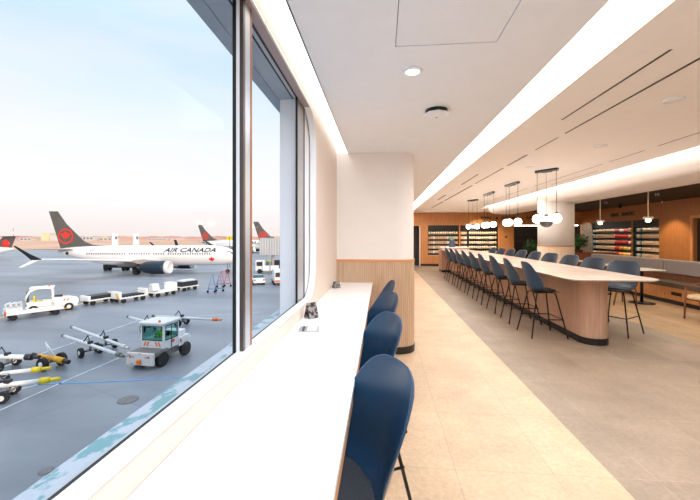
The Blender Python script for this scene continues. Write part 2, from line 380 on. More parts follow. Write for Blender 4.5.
# curved bulkhead: section swept along the room then round a corner
def path(xo, R=1.2, yend=17.0):               # points with outward normals
    pts = [((xo, YN), (-1, 0)), ((xo, yend-R), (-1, 0))]
    for k in range(1, 13):
        a = PI-PI/2*k/12; pts.append(((xo+R+R*math.cos(a), yend-R+R*math.sin(a)), (math.cos(a), math.sin(a))))
    pts.append(((5.82, yend), (0, 1))); return pts
sec = [(0, 3.02), (0, 2.82), (-.02, 2.74), (-.07, 2.665), (-.15, 2.63), (-.24, ZK)]
P = path(4.62)
b = MB()
b.loft([[(p[0]+n[0]*o, p[1]+n[1]*o, z) for p, n in P] for o, z in sec], closed=False, caps=False)
bot = [(p[0]+n[0]*sec[-1][0], p[1]+n[1]*sec[-1][0], ZK) for p, n in P]
b.poly(bot+[(5.82, YN, ZK)]); b.box(5.80, 5.82, YN, 16.76, ZK, ZD)
struct(b.build('ceiling', M['ceil_warm'], fixn=False))
b = MB(); b.loft([[(p[0]+n[0]*o, p[1]+n[1]*o, z) for p, n in P] for o, z in ((.14, 2.97), (0, 2.97))], closed=False, caps=False)
tag(b.build('cove_light', M['cove_far'], fixn=False), 'curved warm cove light washing the edge of the low lounge bulkhead', 'cove light')
b = MB(); b.box(5.82, XS, YN, YB, ZD, ZD+.05, m=M['ceil_dark']); b.box(4.48, 5.82, 17.2, YB, ZR, ZR+.05, m=M['ceil_warm']); struct(b.build('ceiling', None))
b = MB(); b.box(XW-.12, XS+.1, YN, 23, 3.12, 3.2); struct(b.build('ceiling', M['ceil_daylit_white']))
b = strip(1.14, 1.56, YN+.1, YB-.05, 3.05)
tag(b.build('cove_light', M['cove']), 'long straight light cove between the white ceiling and the slotted ceiling', 'cove light')
b = strip(XW+.012, -.487, YN+.1, YB-.05, 2.985)
tag(b.build('cove_light', M['cove_window']), 'light slot in the ceiling directly above the window wall', 'cove light')
# access panel, downlights, detector
b = MB(); b.box(.09, .69, 1.205, 2.24, ZL+.004, ZL+.02); tag(b.build('ceiling_hatch', M['ceil_daylit_white']), 'square white hatch set flush in the white ceiling', 'hatch')
b = MB(); b.box(.07, .71, 1.19, 2.26, ZL+.021, ZL+.03); struct(b.build('trim_8', M['vgrey']))
def downlight(x, y, z, r, lab, on=True, grp=None):
    t = empty('recessed_downlight', (x, y, z), 0, lab, 'downlight', grp)
    q = MB(); q.lathe([(r, .012), (r, -.004), (r+.02, -.004), (r+.022, 0), (r+.02, .012)], n=32, caps=False)
    q.build('rim', M['ceil_daylit_white'], t)
    q = MB(); q.lathe([(0, .0), (r*.99, .0), (r*.99, .012), (0, .012)], n=32); q.build('lens', M['lamp_on'] if on else M['ceil_warm'], t)
downlight(.22, 2.57, ZL-.012, .05, 'glowing round recessed downlight in the white ceiling near the access panel')
for x, y, z, lab in ((2.71, 3.6, ZR, 'unlit round ceiling fitting nearest the camera, right of the long ceiling slot'), (3.07, 5.35, ZR, 'unlit round ceiling fitting beyond the nearest one, right of the ceiling slots'),
    (2.73, 6.9, ZR, 'unlit round ceiling fitting just left of the nearest globe pendant'), (1.96, 10.0, ZR, 'small round ceiling fitting close to the straight light cove'), (3.2, 15.7, ZR, 'farthest round ceiling fitting, before the far wood wall'),
    (5.1, 7.9, ZK, 'nearest small round fitting under the low bulkhead'), (5.1, 9.3, ZK, 'second small round fitting under the low bulkhead'), (5.35, 10.4, ZK, 'small round fitting under the bulkhead nearest the round pillar')):
    downlight(x, y, z-.012, .06, lab, False)
t = empty('smoke_detector', (.51, 3.4, ZL), 0, 'white octagonal ceiling detector with dark mounting ring', 'detector')
q = MB(); q.lathe([(.10, 0), (.10, -.034), (.075, -.036), (0, -.036)]); q.build('mount', M['black'], t)
q = MB(); q.lathe([(.07, -.030), (.112, -.034), (.115, -.045), (.095, -.062), (.03, -.068), (0, -.068)], n=8, smooth=False); q.build('cover', M['ceil_daylit_white'], t)
q = MB(); q.lathe([(.012, -.066), (.01, -.074), (0, -.075)], n=12); q.build('sensor', M['alu'], t)
# --- back wall
def xb(u, Y=YB): return Y*tanu(u)
DX0, DX1 = xb(410), xb(419.3)
B1a, B1b, B2a, B2b = xb(428), xb(459), xb(460.2), xb(498)
OA, OB = xb(514), XS-.02
b = MB()
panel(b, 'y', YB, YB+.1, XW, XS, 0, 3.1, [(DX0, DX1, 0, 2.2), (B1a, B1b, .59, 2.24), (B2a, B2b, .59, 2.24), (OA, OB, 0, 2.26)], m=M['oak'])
struct(b.build('wall_back', None))
b = MB(); b.box(DX1, DX1+.05, YB-.03, YB, 0, 2.2); struct(b.build('trim_9', M['frame_white']))
b = MB(); b.box(DX0-.3, DX1+.1, YB+.5, YB+.55, 0, 2.4); b.box(DX1, DX1+.02, YB+.1, YB+.5, 0, 2.3); struct(b.build('door_1', M['wall_dark']))
b = MB(); b.box(DX1+.05, B2b+.8, YB-.02, YB, 0, .12); struct(b.build('baseboard_back', M['kick']))
b = MB(); b.box(OA-.05, OB, 22.8, 22.9, 0, 3.1, m=M['wall_dark']); b.box(OA-.1, OA, YB+.1, 22.9, 0, 3.1, m=M['wall_dark']); b.box(OA, OB+.1, YB+.1, 22.9, 2.6, 2.7, m=M['ceil_dark']); b.box(XS-.02, XS+.08, YB+.1, 22.9, 0, 3.1, m=M['wall_dark'])
struct(b.build('wall_recess', None))
sx0 = xb(574, 21.6)
b = MB(); b.box(xb(577, 21.0), XS, 21.0, 21.1, 0, 2.6); struct(b.build('wall_stone', M['stone_wall']))
b = MB(); b.box(OA+.05, OB-.1, YB+.12, YB+.2, 2.19, 2.24); tag(b.build('cove_light', M['cove_far']), 'thin light line under the wood header of the far dark recess', 'cove light')
b = MB(); b.lathe([(0, -.02), (.05, -.02), (.05, 0), (0, 0)], X=Matrix.Translation((xb(506), YB, 1.6)) @ Matrix.Rotation(-PI/2, 4, 'X')); tag(b.build('wall_dial', M['black']), 'small round black wall fitting on the bright wood pier by the far shelves', 'wall fitting')
t = empty('lit_picture', (xb(521, 22.7), 22.74, 1.62), 0, 'small glowing square picture in the dark far recess', 'picture')
q = MB(); q.box(-.14, .14, -.02, .03, -.13, .13, .01); q.build('frame', M['black'], t)
q = MB(); q.box(-.11, .11, -.025, -.02, -.10, .10); q.build('picture', emis('lit picture face', (1, .72, .38), .8), t)
t = empty('dark_shelving', (xb(526, 22.5), 22.5, 0), 0, 'dark shelving at the back of the far recess', 'shelves')
q = MB(); q.box(-1.3, 1.3, .2, .24, 0, 2.2); q.build('back_panel', M['wall_dark'], t)
for z in (.5, .9, 1.3, 1.7, 2.1):
    q = MB(); q.box(-1.3, 1.3, -.05, .2, z, z+.03); q.build('shelf', M['alu_dark'], t)
b = MB(); b.box(XS-.03, XS, YB-1.0, YB-.01, 0, 2.26); struct(b.build('wall_cladding', M['stone_wall']))
# --- side wall
def ys(u, X=XS): return X/tanu(u)
Y1a, Y1b, Y2a, Y2b = ys(631.3), ys(591), ys(659), ys(632.8)
b = MB()
DYa, DYb = ys(694)-2.0, ys(694)
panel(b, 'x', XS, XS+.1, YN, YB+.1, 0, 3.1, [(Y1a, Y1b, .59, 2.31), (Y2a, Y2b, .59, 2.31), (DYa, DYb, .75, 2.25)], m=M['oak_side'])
struct(b.build('wall_right', None))
b = MB(); b.box(XS+.5, XS+.6, DYa-.5, DYb+.5, 0, 3.1); struct(b.build('wall_niche', M['wall_dark']))
b = MB(); b.box(XS-.05, XS, DYb, DYb+.10, 0, 2.35); b.box(XS-.05, XS, DYa, DYb, 2.25, 2.35); struct(b.build('trim_10', M['oak']))
b = MB(); b.box(XW-.05, XS+.1, YN-.1, YN, 0, 3.12); struct(b.build('wall_front', M['wall_white']))
# lettering
X = Matrix.Rotation(PI/2, 4, 'X')
def sign(lab, words, size, base, rz):
    t = empty('wall_sign', base, rz, lab, 'sign')
    for x, wd in words: text_mesh('word', wd, size, M['letters'], t, X=Matrix.Translation((x, 0, 0)) @ X, spacing=1.05)
sign('black lettering on the wood header of the far wall', [(-1.02, 'REPAS'), (-.45, '&'), (.17, 'SNACKS'), (1.3, 'CAFE')], .2, (xb(505.5), YB-.012, 2.62), 0)
sign('two words of black lettering above the side wall shelves', [(-.48, 'GRAB'), (.42, 'SNACKS')], .21, (XS-.012, ys(621.5), 2.60), -PI/2)
# --- pier that ends the window counter, and round pillar
def rounded_pier(x0, x1, y0, y1, r, n=10):
    return [(x0, y0)]+[(x1-r+r*math.cos(a), y0+r+r*math.sin(a)) for a in [-PI/2+PI/2*k/n for k in range(n+1)]]+[(x1-r+r*math.cos(a), y1-r+r*math.sin(a)) for a in [PI/2*k/n for k in range(n+1)]]+[(x0, y1)]
pw = empty('pier_wall', (0, 0, 0)); struct(pw); pw.name = 'wall_pier'
b = MB(); b.prism(rounded_pier(XW, .47, 5.07, 5.95, .26), 1.32, ZL); b.build('upper_wall', M['wall_white'], pw)
b = MB(); b.prism(rounded_pier(XW, .485, 5.05, 5.97, .27), 1.285, 1.32); b.build('cap_rail', M['oak_cap'], pw)
b = MB(); b.prism(rounded_pier(XW, .48, 5.055, 5.96, .265), .10, 1.285); b.build('reeded_panel', M['oak_pale'], pw)
b = MB(); b.prism(rounded_pier(XW, .485, 5.05, 5.97, .27), 0, .10); b.build('kick_plate', M['kick'], pw)
pl = struct(empty('wall_pillar', (5.12, 11.1, 0)))
b = MB(); b.lathe([(.475, 1.38), (.475, ZD+.05)], n=40); b.build('upper_column', M['wall_white'], pl)
b = MB(); b.lathe([(.485, 1.36), (.485, 1.38), (0, 1.38)], n=40, smooth=False); b.build('cap_rail', M['oak_edge'], pl)
b = MB(); b.lathe([(.48, .1), (.48, 1.35)], n=40); b.build('reeded_panel', M['oak_pale'], pl)
b = MB(); b.lathe([(.485, 0), (.485, .1), (0, .1)], n=40, smooth=False); b.build('kick_plate', M['kick'], pl)
# ================================================================ WINDOW COUNTER
t = empty('window_counter', (XW, 0, 0), 0, 'long white stone counter with an oak edge running under the window', 'counter')
q = MB(); q.box(.002, .51, YN+.2, 5.05, .972, 1.0, .003); q.build('countertop', M['quartz'], t)
q = MB(); q.box(.04, .505, YN+.2, 5.045, .90, .971); q.build('apron', M['oak_edge'], t)
q = MB(); q.box(.002, .03, YN+.2, 5.05, .0, .90); q.build('back_panel', M['oak_pale'], t)
def tent(loc, rz, w, h, lab):
    t = empty('tent_card', loc, rz, lab, 'table sign')
    for s, nm, mm in ((1, 'printed_face', M['print']), (-1, 'back_face', M['print'])):
        q = MB(); X = Matrix.Translation((0, s*h*.32, 0)) @ Matrix.Rotation(s*math.radians(18), 4, 'X'); q.box(-w/2, w/2, -.003, .003, 0.001, h, X=X); q.build(nm, mm, t)
    q = MB(); q.box(-w/2, w/2, -h*.33, h*.33, 0, .004); q.build('base', M['alu'], t)
tent((-.555, 2.83, 1.0), math.radians(48), .085, .125, 'small dark folded sign standing on the counter by the window corner')
tent((-.56, 4.47, 1.0), math.radians(40), .09, .085, 'small dark folded sign at the far end of the counter')
t = empty('charging_plate', (-.50, 2.47, 1.0), math.radians(8), 'white square charging plate with a dark strip set on the counter', 'charger')
q = MB(); q.box(-.07, .07, -.075, .075, 0, .006, .002); q.build('plate', M['alu'], t)
q = MB(); q.box(-.045, -.03, -.06, .05, .006, .010); q.build('dark_strip', M['black'], t)
q = MB(); q.box(-.01, .055, -.055, .055, .006, .009, .001); q.build('pad', M['quartz'], t)
# ================================================================ BAR STOOL
SP = [(.245, .722, .12, 0, 0), (.235, .740, .175, 0, 0), (.20, .750, .205, 0, 0), (.10, .750, .22, .0, .008), (-.03, .744, .232, .015, .02), (-.12, .750, .242, .06, .045),
      (-.18, .780, .252, .11, .055), (-.212, .84, .260, .14, .04), (-.230, .91, .260, .135, .02), (-.248, 1.0, .252, .105, .005), (-.264, 1.09, .250, .075, 0), (-.276, 1.16, .234, .045, 0), (-.283, 1.205, .20, .025, 0), (-.286, 1.228, .13, .01, 0)]
EGG = [0]*6+[.250, .256, .254, .245, .228, .200, .155, .085]
def shell_mesh(wide, r0, r1):
    q = MB(); rows = []
    for (y, z, hw, wr, li), eg in list(zip(SP, EGG))[r0:r1]:
        if eg and not wide: hw = eg
        rows.append([(t*hw, y+wr*t*t, z+li*t*t) for t in [-1+2*k/12 for k in range(13)]])
    q.loft(rows, closed=False, caps=False); return q
def make_stool(shmat, lab, cat='bar stool', grp=None, wide=False):
    t = empty('bar_stool', (0, 0, 0), 0, lab, cat, grp)
    for nm, m_, r0, r1 in (('seat_pan', M['seat_black'], 0, 6), ('back_shell', shmat, 5, 14)):
        o = shell_mesh(wide, r0, r1).build(nm, m_, t)
        sm = o.modifiers.new('thick', 'SOLIDIFY'); sm.thickness = .012; sm.offset = -1
        su = o.modifiers.new('sub', 'SUBSURF'); su.levels = su.render_levels = 1
    q = MB(); q.loft([[(x*a, y*a+.03, z) for x, y in rrect(-.19, .19, -.16, .17, .1, 5)] for a, z in ((.96, .752), (1, .758), (.97, .768), (.85, .772))]); q.build('seat_pad', M['pad'], t)
    q = MB(); q.box(-.13, .13, -.12, .15, .712, .728, .003); q.tube([(-.15, .165, .715), (.15, .165, .715)], .009, 6); q.tube([(-.15, -.13, .715), (.15, -.13, .715)], .009, 6); q.build('under_frame', M['black'], t)
    for sx in (-1, 1):
        for sy in (-1, 1):
            q = MB(); q.tube([(sx*.15, .02+sy*.145, .72), (sx*.165, .02+sy*.16, .66), (sx*.275, .02+sy*.285, .004)], .0115, 8); q.build('leg', M['black'], t)
    q = MB(); h = .30; k = .232; ky = .240
    q.tube([(-k, .02-ky, h), (-k, .02+ky, h), (k, .02+ky, h), (k, .02-ky, h)], .009, 6); q.build('foot_rail', M['black'], t)
    return t
ORD = ['nearest', 'second nearest', 'third nearest', 'fourth nearest', 'middle', 'fourth farthest', 'third farthest', 'second farthest', 'farthest']
s1 = make_stool(M['shell'], 'x')
first = True
for k, (x, y, a) in enumerate([(-.175, 1.36, 28), (-.165, 2.27, 26), (-.146, 3.19, 24), (-.13, 4.10, 8)]):
    s = s1 if k == 0 else dup(s1)
    s.location = (x, y, 0); s.rotation_euler.z = PI/2+math.radians(a); s.scale = (1, 1, .93)
    tag(s, ['glossy blue shell stool tucked under the window counter, nearest the camera', 'blue shell stool second from the camera at the window counter', 'blue shell stool third from the camera at the window counter', 'blue shell stool at the window counter nearest the pier'][k], 'bar stool', 'stools at the window counter')
for k in range(9):
    s = dup(s1); s.scale = (1, 1, 1); s.location = (2.65, 6.28+.93*k, 0); s.rotation_euler.z = -PI/2+math.radians([3, -2, 2, -3, 1, 2, -2, 3, 0][k])
    tag(s, f'blue bar stool on the aisle side of the long table, {ORD[k]} of its row', 'bar stool', 'stools along the aisle side of the long table')
s2 = make_stool(M['shell_grey'], 'x', wide=True)
for k in range(9):
    s = s2 if k == 0 else dup(s2)
    s.location = (4.02+(.0 if k else .02), 6.55+.94*k, 0); s.rotation_euler.z = PI/2+math.radians([36, 24, 18, 20, 14, 16, 12, 14, 10][k])
    tag(s, f'slate bar stool on the lounge side of the long table, {ORD[k]} of its row', 'bar stool', 'stools along the lounge side of the long table')
# ================================================================ LONG TABLE
t = empty('long_table', (3.32, 5.2, 0), 0, 'long communal bar table with cream marble top and reeded oak base', 'table')
q = MB(); o = rrect(-.69, .54, .04, 11.45, .20, 8); oi = rrect(-.66, .51, .07, 11.42, .18, 8)
q.loft([[(x, y, z) for x, y in p] for p, z in ((oi, 1.020), (o, 1.036), (o, 1.046), (rrect(-.685, .535, .045, 11.445, .198, 8), 1.05))], smooth=False); q.build('tabletop', M['quartz_warm'], t)
def fluted(x0, x1, y0, y1, r, pitch=.04, dep=.007):
    base = []; 
    ctr = rrect(x0, x1, y0, y1, r, 16); L = 0; pts = [Vector((*p, 0)) for p in ctr]; n = len(pts)
    for i in range(n):
        a, c = pts[i], pts[(i+1) % n]; ln = (c-a).length; nrm = Vector(((c-a).y, -(c-a).x, 0)).normalized()
        m = max(1, int(ln/(pitch/4)))
        for k in range(m):
            s = L+ln*k/m; f = abs(math.sin(PI*s/pitch)); base.append(tuple((a.lerp(c, k/m)-nrm*dep*(1-f**.5))[:2]))
        L += ln
    return base
q = MB(); q.prism(fluted(-.25, .15, .52, 11.3, .19), .10, 1.02, smooth=False); q.build('reeded_base', M['oak_flute'], t)
q = MB(); q.prism(rrect(-.262, .162, .508, 11.3, .20), 0, .10); q.build('kick_plate', M['kick'], t)
t = empty('end_cabinet', (3.35, 17.1, 0), 0, 'pale cabinet with a white top closing the far end of the long table', 'cabinet')
q = MB(); q.box(-.62, .62, -.42, .4, .10, 1.10, .004); q.build('cabinet_body', M['oak_flute'], t)
q = MB(); q.box(-.64, .64, -.44, .42, 1.10, 1.14, .004); q.build('white_top', M['quartz'], t)
q = MB(); q.box(-.60, .60, -.40, .38, 0, .10); q.build('kick_plate', M['kick'], t)
t = empty('flower_vase', (3.22, 16.8, 1.14), 0, 'slate blue vase with teal and white foliage at the far end of the long table', 'vase')
q = MB(); q.lathe([(0, 0), (.13, 0), (.14, .06), (.125, .2), (.10, .3), (.09, .33), (.08, .33), (.09, .25)]); q.build('vase', M['vase'], t)
def foliage(mb, c, r, n, size, mats, sq=1.0, seed=1):
    rn = random.Random(seed)
    for k in range(n):
        d = Vector((rn.gauss(0, 1), rn.gauss(0, 1), rn.gauss(0, .8))).normalized()
        p = Vector(c)+Vector((d.x*r, d.y*r, d.z*r*sq))*rn.uniform(.35, 1)
        u = Vector((rn.uniform(-1, 1), rn.uniform(-1, 1), rn.uniform(-.4, 1))).normalized(); w = u.cross(d)
        if w.length < .1: continue
        w.normalize(); s = size*rn.uniform(.6, 1.3); nn = u.cross(w)*s*.12
        mb.poly([p-u*s, p-u*s*.3+w*s*.35+nn, p+u*s*.5+w*s*.28+nn, p+u*s]) if False else None
        vs = [mb.bm.verts.new(v) for v in (p-u*s, p+w*s*.38+nn, p+u*s, p-w*s*.38+nn)]
        f = mb.bm.faces.new((vs[0], vs[1], vs[2], vs[3])); mb._m([f], rn.choice(mats))
q = MB(); foliage(q, (0, 0, .40), .13, 120, .05, [M['teal'], M['leaf'], M['whitep']], .8, 3); q.build('foliage', None, t, fixn=False)
# ================================================================ PENDANTS
def globe_pendant(x, y, rz, ln, tpos, lab, dome=True):
    t = empty('globe_pendant', (x, y, ZR), rz, lab, 'pendant lamp', 'globe pendants over the long table')
    q = MB(); q.box(-ln/2, ln/2, -.035, .035, -.05, 0, .004); q.box(-ln/5, ln/5, -.04, .04, -.06, 0, .004); q.build('ceiling_bar', M['black'], t)
    for px, kind in ((-ln/2+.03, 0), (ln/2-.03, 0), (tpos*ln, int(dome))):
        dz = -.83 if not kind else -.86
        q = MB(); q.tube([(px, 0, -.03), (px, 0, dz+ (-.0))], .005 if not kind else .003, 6); rod = q.build('rod', M['black'], t)
        q = MB(); q.lathe([(0, .0), (.03, 0), (.03, -.03), (0, -.03)], (px, 0, dz)); q.build('lamp_cap', M['black'], rod)
        if not kind:
            q = MB(); q.sph((px, 0, dz-.11), .086, 20); q.build('glass_globe', M['globe'], rod)
        else:
            cz = -.125
            q = MB(); q.lathe([(.122*math.cos(a), cz+.122*math.sin(a)) for a in [-PI/2+PI/2*k/8 for k in range(9)]]+[(.115, cz)], (px, 0, dz), caps=True); q.build('grey_dome', M['smoke'], rod)
            q = MB(); q.lathe([(.095*math.cos(a), cz+.003+.075*math.sin(a)) for a in [PI/2*k/8 for k in range(9)]], (px, 0, dz)); q.build('opal_top', M['globe'], rod)
globe_pendant(3.135, 7.15, math.radians(-50), .42, -.02, 'nearest black ceiling bar pendant with glowing globes over the long table')
globe_pendant(3.13, 8.97, math.radians(-84), .66, -.2, 'second pendant bar of glowing globes over the long table', False)
globe_pendant(3.155, 10.94, math.radians(-88), .86, -.15, 'third pendant bar of glowing globes over the long table', False)
globe_pendant(3.18, 12.88, math.radians(-56), .44, 0, 'farthest pendant bar of glowing globes, before the far wood wall')
for k, y in enumerate((8.75, 10.55, 12.35)):
    t = empty('disc_pendant', (6.05, y, ZD), 0, ['small cream disc pendant over the banquette, nearest of three', 'small cream disc pendant over the banquette, middle of three', 'small cream disc pendant beside the round pillar'][k], 'pendant lamp', 'cream disc pendants over the banquette')
    q = MB(); q.tube([(0, 0, 0), (0, 0, -.86)], .011, 8); q.build('rod', M['creamp'], t)
    q = MB(); q.lathe([(0, -.86), (.085, -.865), (.095, -.88), (.095, -.905), (.085, -.915), (0, -.915)]); q.build('disc_shade', M['creamp'], t)
    q = MB(); q.lathe([(0, -.915), (.045, -.915), (.05, -.93), (.045, -.975), (0, -.985)]); q.build('lamp_glass', M['globe'], t)
for k, (u, x, lab) in enumerate([(606, 8.2, 'small black ceiling spotlight left of the side wall lettering'), (620, 9.6, 'small black ceiling spotlight above the side wall lettering'), (657, 8.0, 'black ceiling spotlight above the wood panel by the doorway'), (662, 9.4, 'pale tipped spotlight on the dark ceiling before the wood panel')]):
    t = empty('ceiling_spotlight', (x, x/tanu(u), ZD), 0, lab, 'spotlight')
    q = MB(); q.lathe([(0, 0), (.012, 0), (.012, -.05), (.045, -.05), (.045, -.16), (.038, -.165), (0, -.15)]); q.build('housing', M['black'], t)
    q = MB(); q.lathe([(0, -.162), (.03, -.162), (.03, -.155), (0, -.155)]); q.build('lens', M['lamp_on'] if k == 3 else M['alu'], t)
# ================================================================ DISPLAY SHELVES
ROWN = ['top', 'second', 'middle', 'fourth', 'bottom']
def shelf_unit(name, lab, W, ztop, rows, place):
    # local: x along the wall 0..W, y into the wall, z up
    t = empty(name, place[0], place[1], lab, 'shelves')
    q = MB(); q.box(0, W, .36, .40, .59, ztop); q.build('back_panel', M['wall_dark'], t)
    for x in (0, W-.02): q = MB(); q.box(x, x+.02, 0.02, .36, .59, ztop); q.build('side_panel', M['black'], t)
    q = MB(); q.box(0.02, W-.02, .02, .36, ztop-.02, ztop); q.build('top_panel', M['black'], t)
    q = MB(); q.box(.02, W-.02, .022, .03, rows[0]+.205, ztop-.02); q.build('header_board', M['black'], t)
    for z in rows:
        q = MB(); q.box(.02, W-.02, .03, .36, z-.03, z); sh = q.build('shelf', M['black'], t)
        q = MB(); q.box(.04, W-.04, .05, .065, z+.218, z+.226); q.build('shelf_light', M['shelf_led'], sh)
        q = MB(); q.box(.02, W-.02, .022, .03, z-.05, z+.006); q.build('shelf_lip', M['black'], sh)
    return t
def pack(name, w, d, h, m, kind):
    q = MB()
    if kind == 'box': q.box(-w/2, w/2, -d/2, d/2, 0, h, .006)
    elif kind == 'pouch': q.loft([[(x, y*s, z) for x, y in rrect(-w/2, w/2, -d/2, d/2, d*.35, 3)] for s, z in ((1, 0), (1.05, h*.3), (.8, h*.75), (.15, h))])
    else: q.lathe([(0, 0), (w/2, 0), (w/2, h*.72), (w*.36, h*.82), (w*.36, h), (0, h)], n=12)
    o = q.build(name, m); return o
PK = {}
def proto(kind, mk, w=.08, d=.08, h=.14):
    return (kind, mk, w, d, h)
def put(kind, mk, w, d, h, loc, rz, lab, grp):
    key = (kind, mk, w, d, h); nm = {'box': 'snack_box', 'pouch': 'snack_pouch', 'jar': 'snack_jar'}[kind]
    if key not in PK: PK[key] = pack(nm, w, d, h, M[mk], kind); o = PK[key]
    else: o = PK[key].copy(); C.objects.link(o)
    o.location = loc; o.rotation_euler.z = rz; tag(o, lab, 'snack package', grp)
RB = [1.735, 1.475, 1.215, .955, .695]
shelf_unit('display_shelf', 'left bay of lit black display shelving in the far wood wall', B1b-B1a, 2.24, RB, ((B1a, YB, 0), 0))
shelf_unit('display_shelf', 'right bay of lit black display shelving in the far wood wall', B2b-B2a, 2.24, RB, ((B2a, YB, 0), 0))
for (xa, xb_, n, side) in ((B1a, B1b, 13, 'left'), (B2a, B2b, 17, 'right')):
    for r, z in enumerate(RB):
        for k in range(n):
            x = xa+.09+(xb_-xa-.18)*k/(n-1)
            if side == 'right' and k in (3,) : continue
            mk = ('creamp' if side == 'right' or r == 0 else 'kraft')
            if side == 'right' and k < 3: mk = 'kraft'
            if k % 6 == 2 and r: mk = 'whitep'
            kd = 'jar' if mk == 'creamp' else 'box'
            cn = {'kraft': 'tan', 'creamp': 'cream', 'whitep': 'white'}[mk]
            put(kd, mk, .10, .10, .15, (x, YB+.13, z), 0, f'{cn} package on the {ROWN[r]} shelf of the {side} bay in the far wood wall', f'{cn} packages on the {ROWN[r]} shelf of the far {side} bay')
RS = [1.82, 1.555, 1.29, 1.025, .76]
shelf_unit('display_shelf', 'wide left bay of black display shelving on the side wall', Y1b-Y1a, 2.31, RS, ((XS, Y1b, 0), -PI/2))
shelf_unit('display_shelf', 'narrow right bay of black display shelving on the side wall', Y2b-Y2a, 2.31, RS, ((XS, Y2b, 0), -PI/2))
for (ya, yb, n, side) in ((Y1b, Y1a, 28, 'wide left'), (Y2b, Y2a, 15, 'narrow right')):
    for r, z in enumerate(RS):
        for k in range(n):
            y = ya-.08-(ya-yb-.16)*k/(n-1)
            kd = 'box'; h = .155 if (k+r) % 3 else .14
            if side == 'wide left':
                if k < 3: mk = 'tealp' if k == 1 else 'whitep'
                elif k < 16: mk = 'creamp' if r == 0 else 'kraft'
                elif k < 19: mk = 'pinkp' if r == 0 else 'redp'
                elif k < 22: mk = 'whitep' if r == 0 else ('redp' if r < 3 else 'orangep')
                elif k < 25: mk = 'pinkp' if r == 0 else 'redp' if r < 3 else 'yellowp'
                else: mk = 'yellowp' if r < 1 else 'whitep' if k == 25 else 'orangep'
                if k >= 16: kd = 'pouch'
            else: mk = ('tealp', 'whitep', 'kraft')[k % 3] if k < 4 else ('creamp' if r == 0 else 'kraft')
            if mk == 'creamp': kd = 'jar'
            cn = {'kraft': 'tan', 'creamp': 'cream', 'whitep': 'white', 'tealp': 'teal', 'pinkp': 'pink', 'redp': 'red', 'orangep': 'orange', 'yellowp': 'yellow'}[mk]
            sh_ = {'box': 'box', 'pouch': 'pouch', 'jar': 'jar'}[kd]
            put(kd, mk, .066, .075, h, (XS+.12, y, z), -PI/2, f'{cn} {sh_} on the {ROWN[r]} shelf of the {side} bay of the side wall', f'{cn} {sh_} row on the {ROWN[r]} shelf of the {side} side wall bay')
# ================================================================ LOUNGE
t = empty('banquette', (7.0, 6.9, 0), 0, 'long built-in banquette with grey back cushions and taupe seat along the lounge', 'banquette')
q = MB(); q.box(.03, .62, 0, 6.6, .10, .40); q.build('base', M['oak'], t)
q = MB(); q.box(.06, .62, 0, 6.6, 0, .10); q.build('kick_plate', M['kick'], t)
q = MB(); q.box(.50, .68, 0, 6.6, .40, .96); q.build('back_board', M['walnut'], t)
for k in range(4):
    y = k*1.65
    q = MB(); q.box(0, .50, y+.006, y+1.644, .40, .52, .02); q.build('seat_cushion', M['bench_seat'], t)
    q = MB(); q.box(.42, .66, y+.008, y+1.642, .68, 1.03, .03); q.build('back_cushion', M['bench_back'], t)
    q = MB(); q.box(.022, .03, y+.55, y+.85, .22, .30); q.build('vent_grille', M['black'], t)
def cafe_table(x, y, lab):
    t = empty('cafe_table', (x, y, 0), 0, lab, 'table', 'cafe tables along the banquette')
    q = MB(); q.loft([[(px*s, py*s, z) for px, py in rrect(-.34, .34, -.38, .38, .12, 6)] for s, z in ((.96, .815), (1, .825), (1, .838), (.99, .84))], smooth=False); q.build('tabletop', M['tabletop'], t)
    q = MB(); q.tube([(0, 0, .02), (0, 0, .815)], .035, 12); q.build('pedestal', M['black'], t)
    q = MB(); q.lathe([(0, 0), (.27, 0), (.27, .012), (.05, .03), (0, .03)], n=32); q.build('foot_disc', M['black'], t)
cafe_table(6.4, 9.47, 'white topped cafe table nearest the camera along the banquette')
cafe_table(6.32, 10.98, 'white topped cafe table behind the nearest grey stools')
cafe_table(6.32, 12.5, 'farthest white topped cafe table, beside the round pillar')
def lounge_chair(lab):
    t = empty('lounge_chair', (0, 0, 0), 0, lab, 'chair', 'wooden chairs facing the banquette')
    q = MB(); q.loft([[(x*s, y*s, z) for x, y in rrect(-.25, .25, -.25, .25, .14, 6)] for s, z in ((.94, .40), (1, .415), (1, .455), (.93, .475))]); q.build('seat_cushion', M['cream'], t)
    for sx in (-1, 1):
        q = MB(); q.tube([(sx*.25, .22, .0), (sx*.25, .19, .40), (sx*.255, .17, .63)], .016, 8, r2=.018); q.build('leg', M['walnut'], t)
        q = MB(); q.tube([(sx*.25, -.30, .0), (sx*.24, -.21, .40), (sx*.235, -.245, .66)], .016, 8, r2=.018); q.build('leg', M['walnut'], t)
    q = MB(); q.tube([(-.255, .19, .635), (-.26, -.05, .645), (-.24, -.24, .68), (-.12, -.31, .72), (.12, -.31, .72), (.24, -.24, .68), (.26, -.05, .645), (.255, .19, .635)], .018, 8); q.build('arm_rail', M['walnut'], t)
    q = MB(); q.tube([(-.24, -.2, .385), (.24, -.2, .385), (.24, .18, .385), (-.24, .18, .385), (-.24, -.2, .385)], .014, 6); q.build('seat_frame', M['walnut'], t)
    q = MB(); q.box(-.17, .17, -.27, -.22, .50, .70, .02); q.build('back_pad', M['red'], t)
    return t
c = lounge_chair('x'); c.location = (5.82, 9.35, 0); c.rotation_euler.z = -PI/2
tag(c, 'wooden armchair with cream seat at the nearest cafe table, behind the nearest lounge side stool')
c2_ = dup(c); c2_.location = (6.35, 7.62, 0); c2_.rotation_euler.z = math.radians(112); tag(c2_, 'wooden armchair with cream seat cut by the right edge of the photo')
c3_ = dup(c); c3_.location = (5.7, 11.05, 0); tag(c3_, 'wooden armchair with cream seat behind the second lounge side stool')
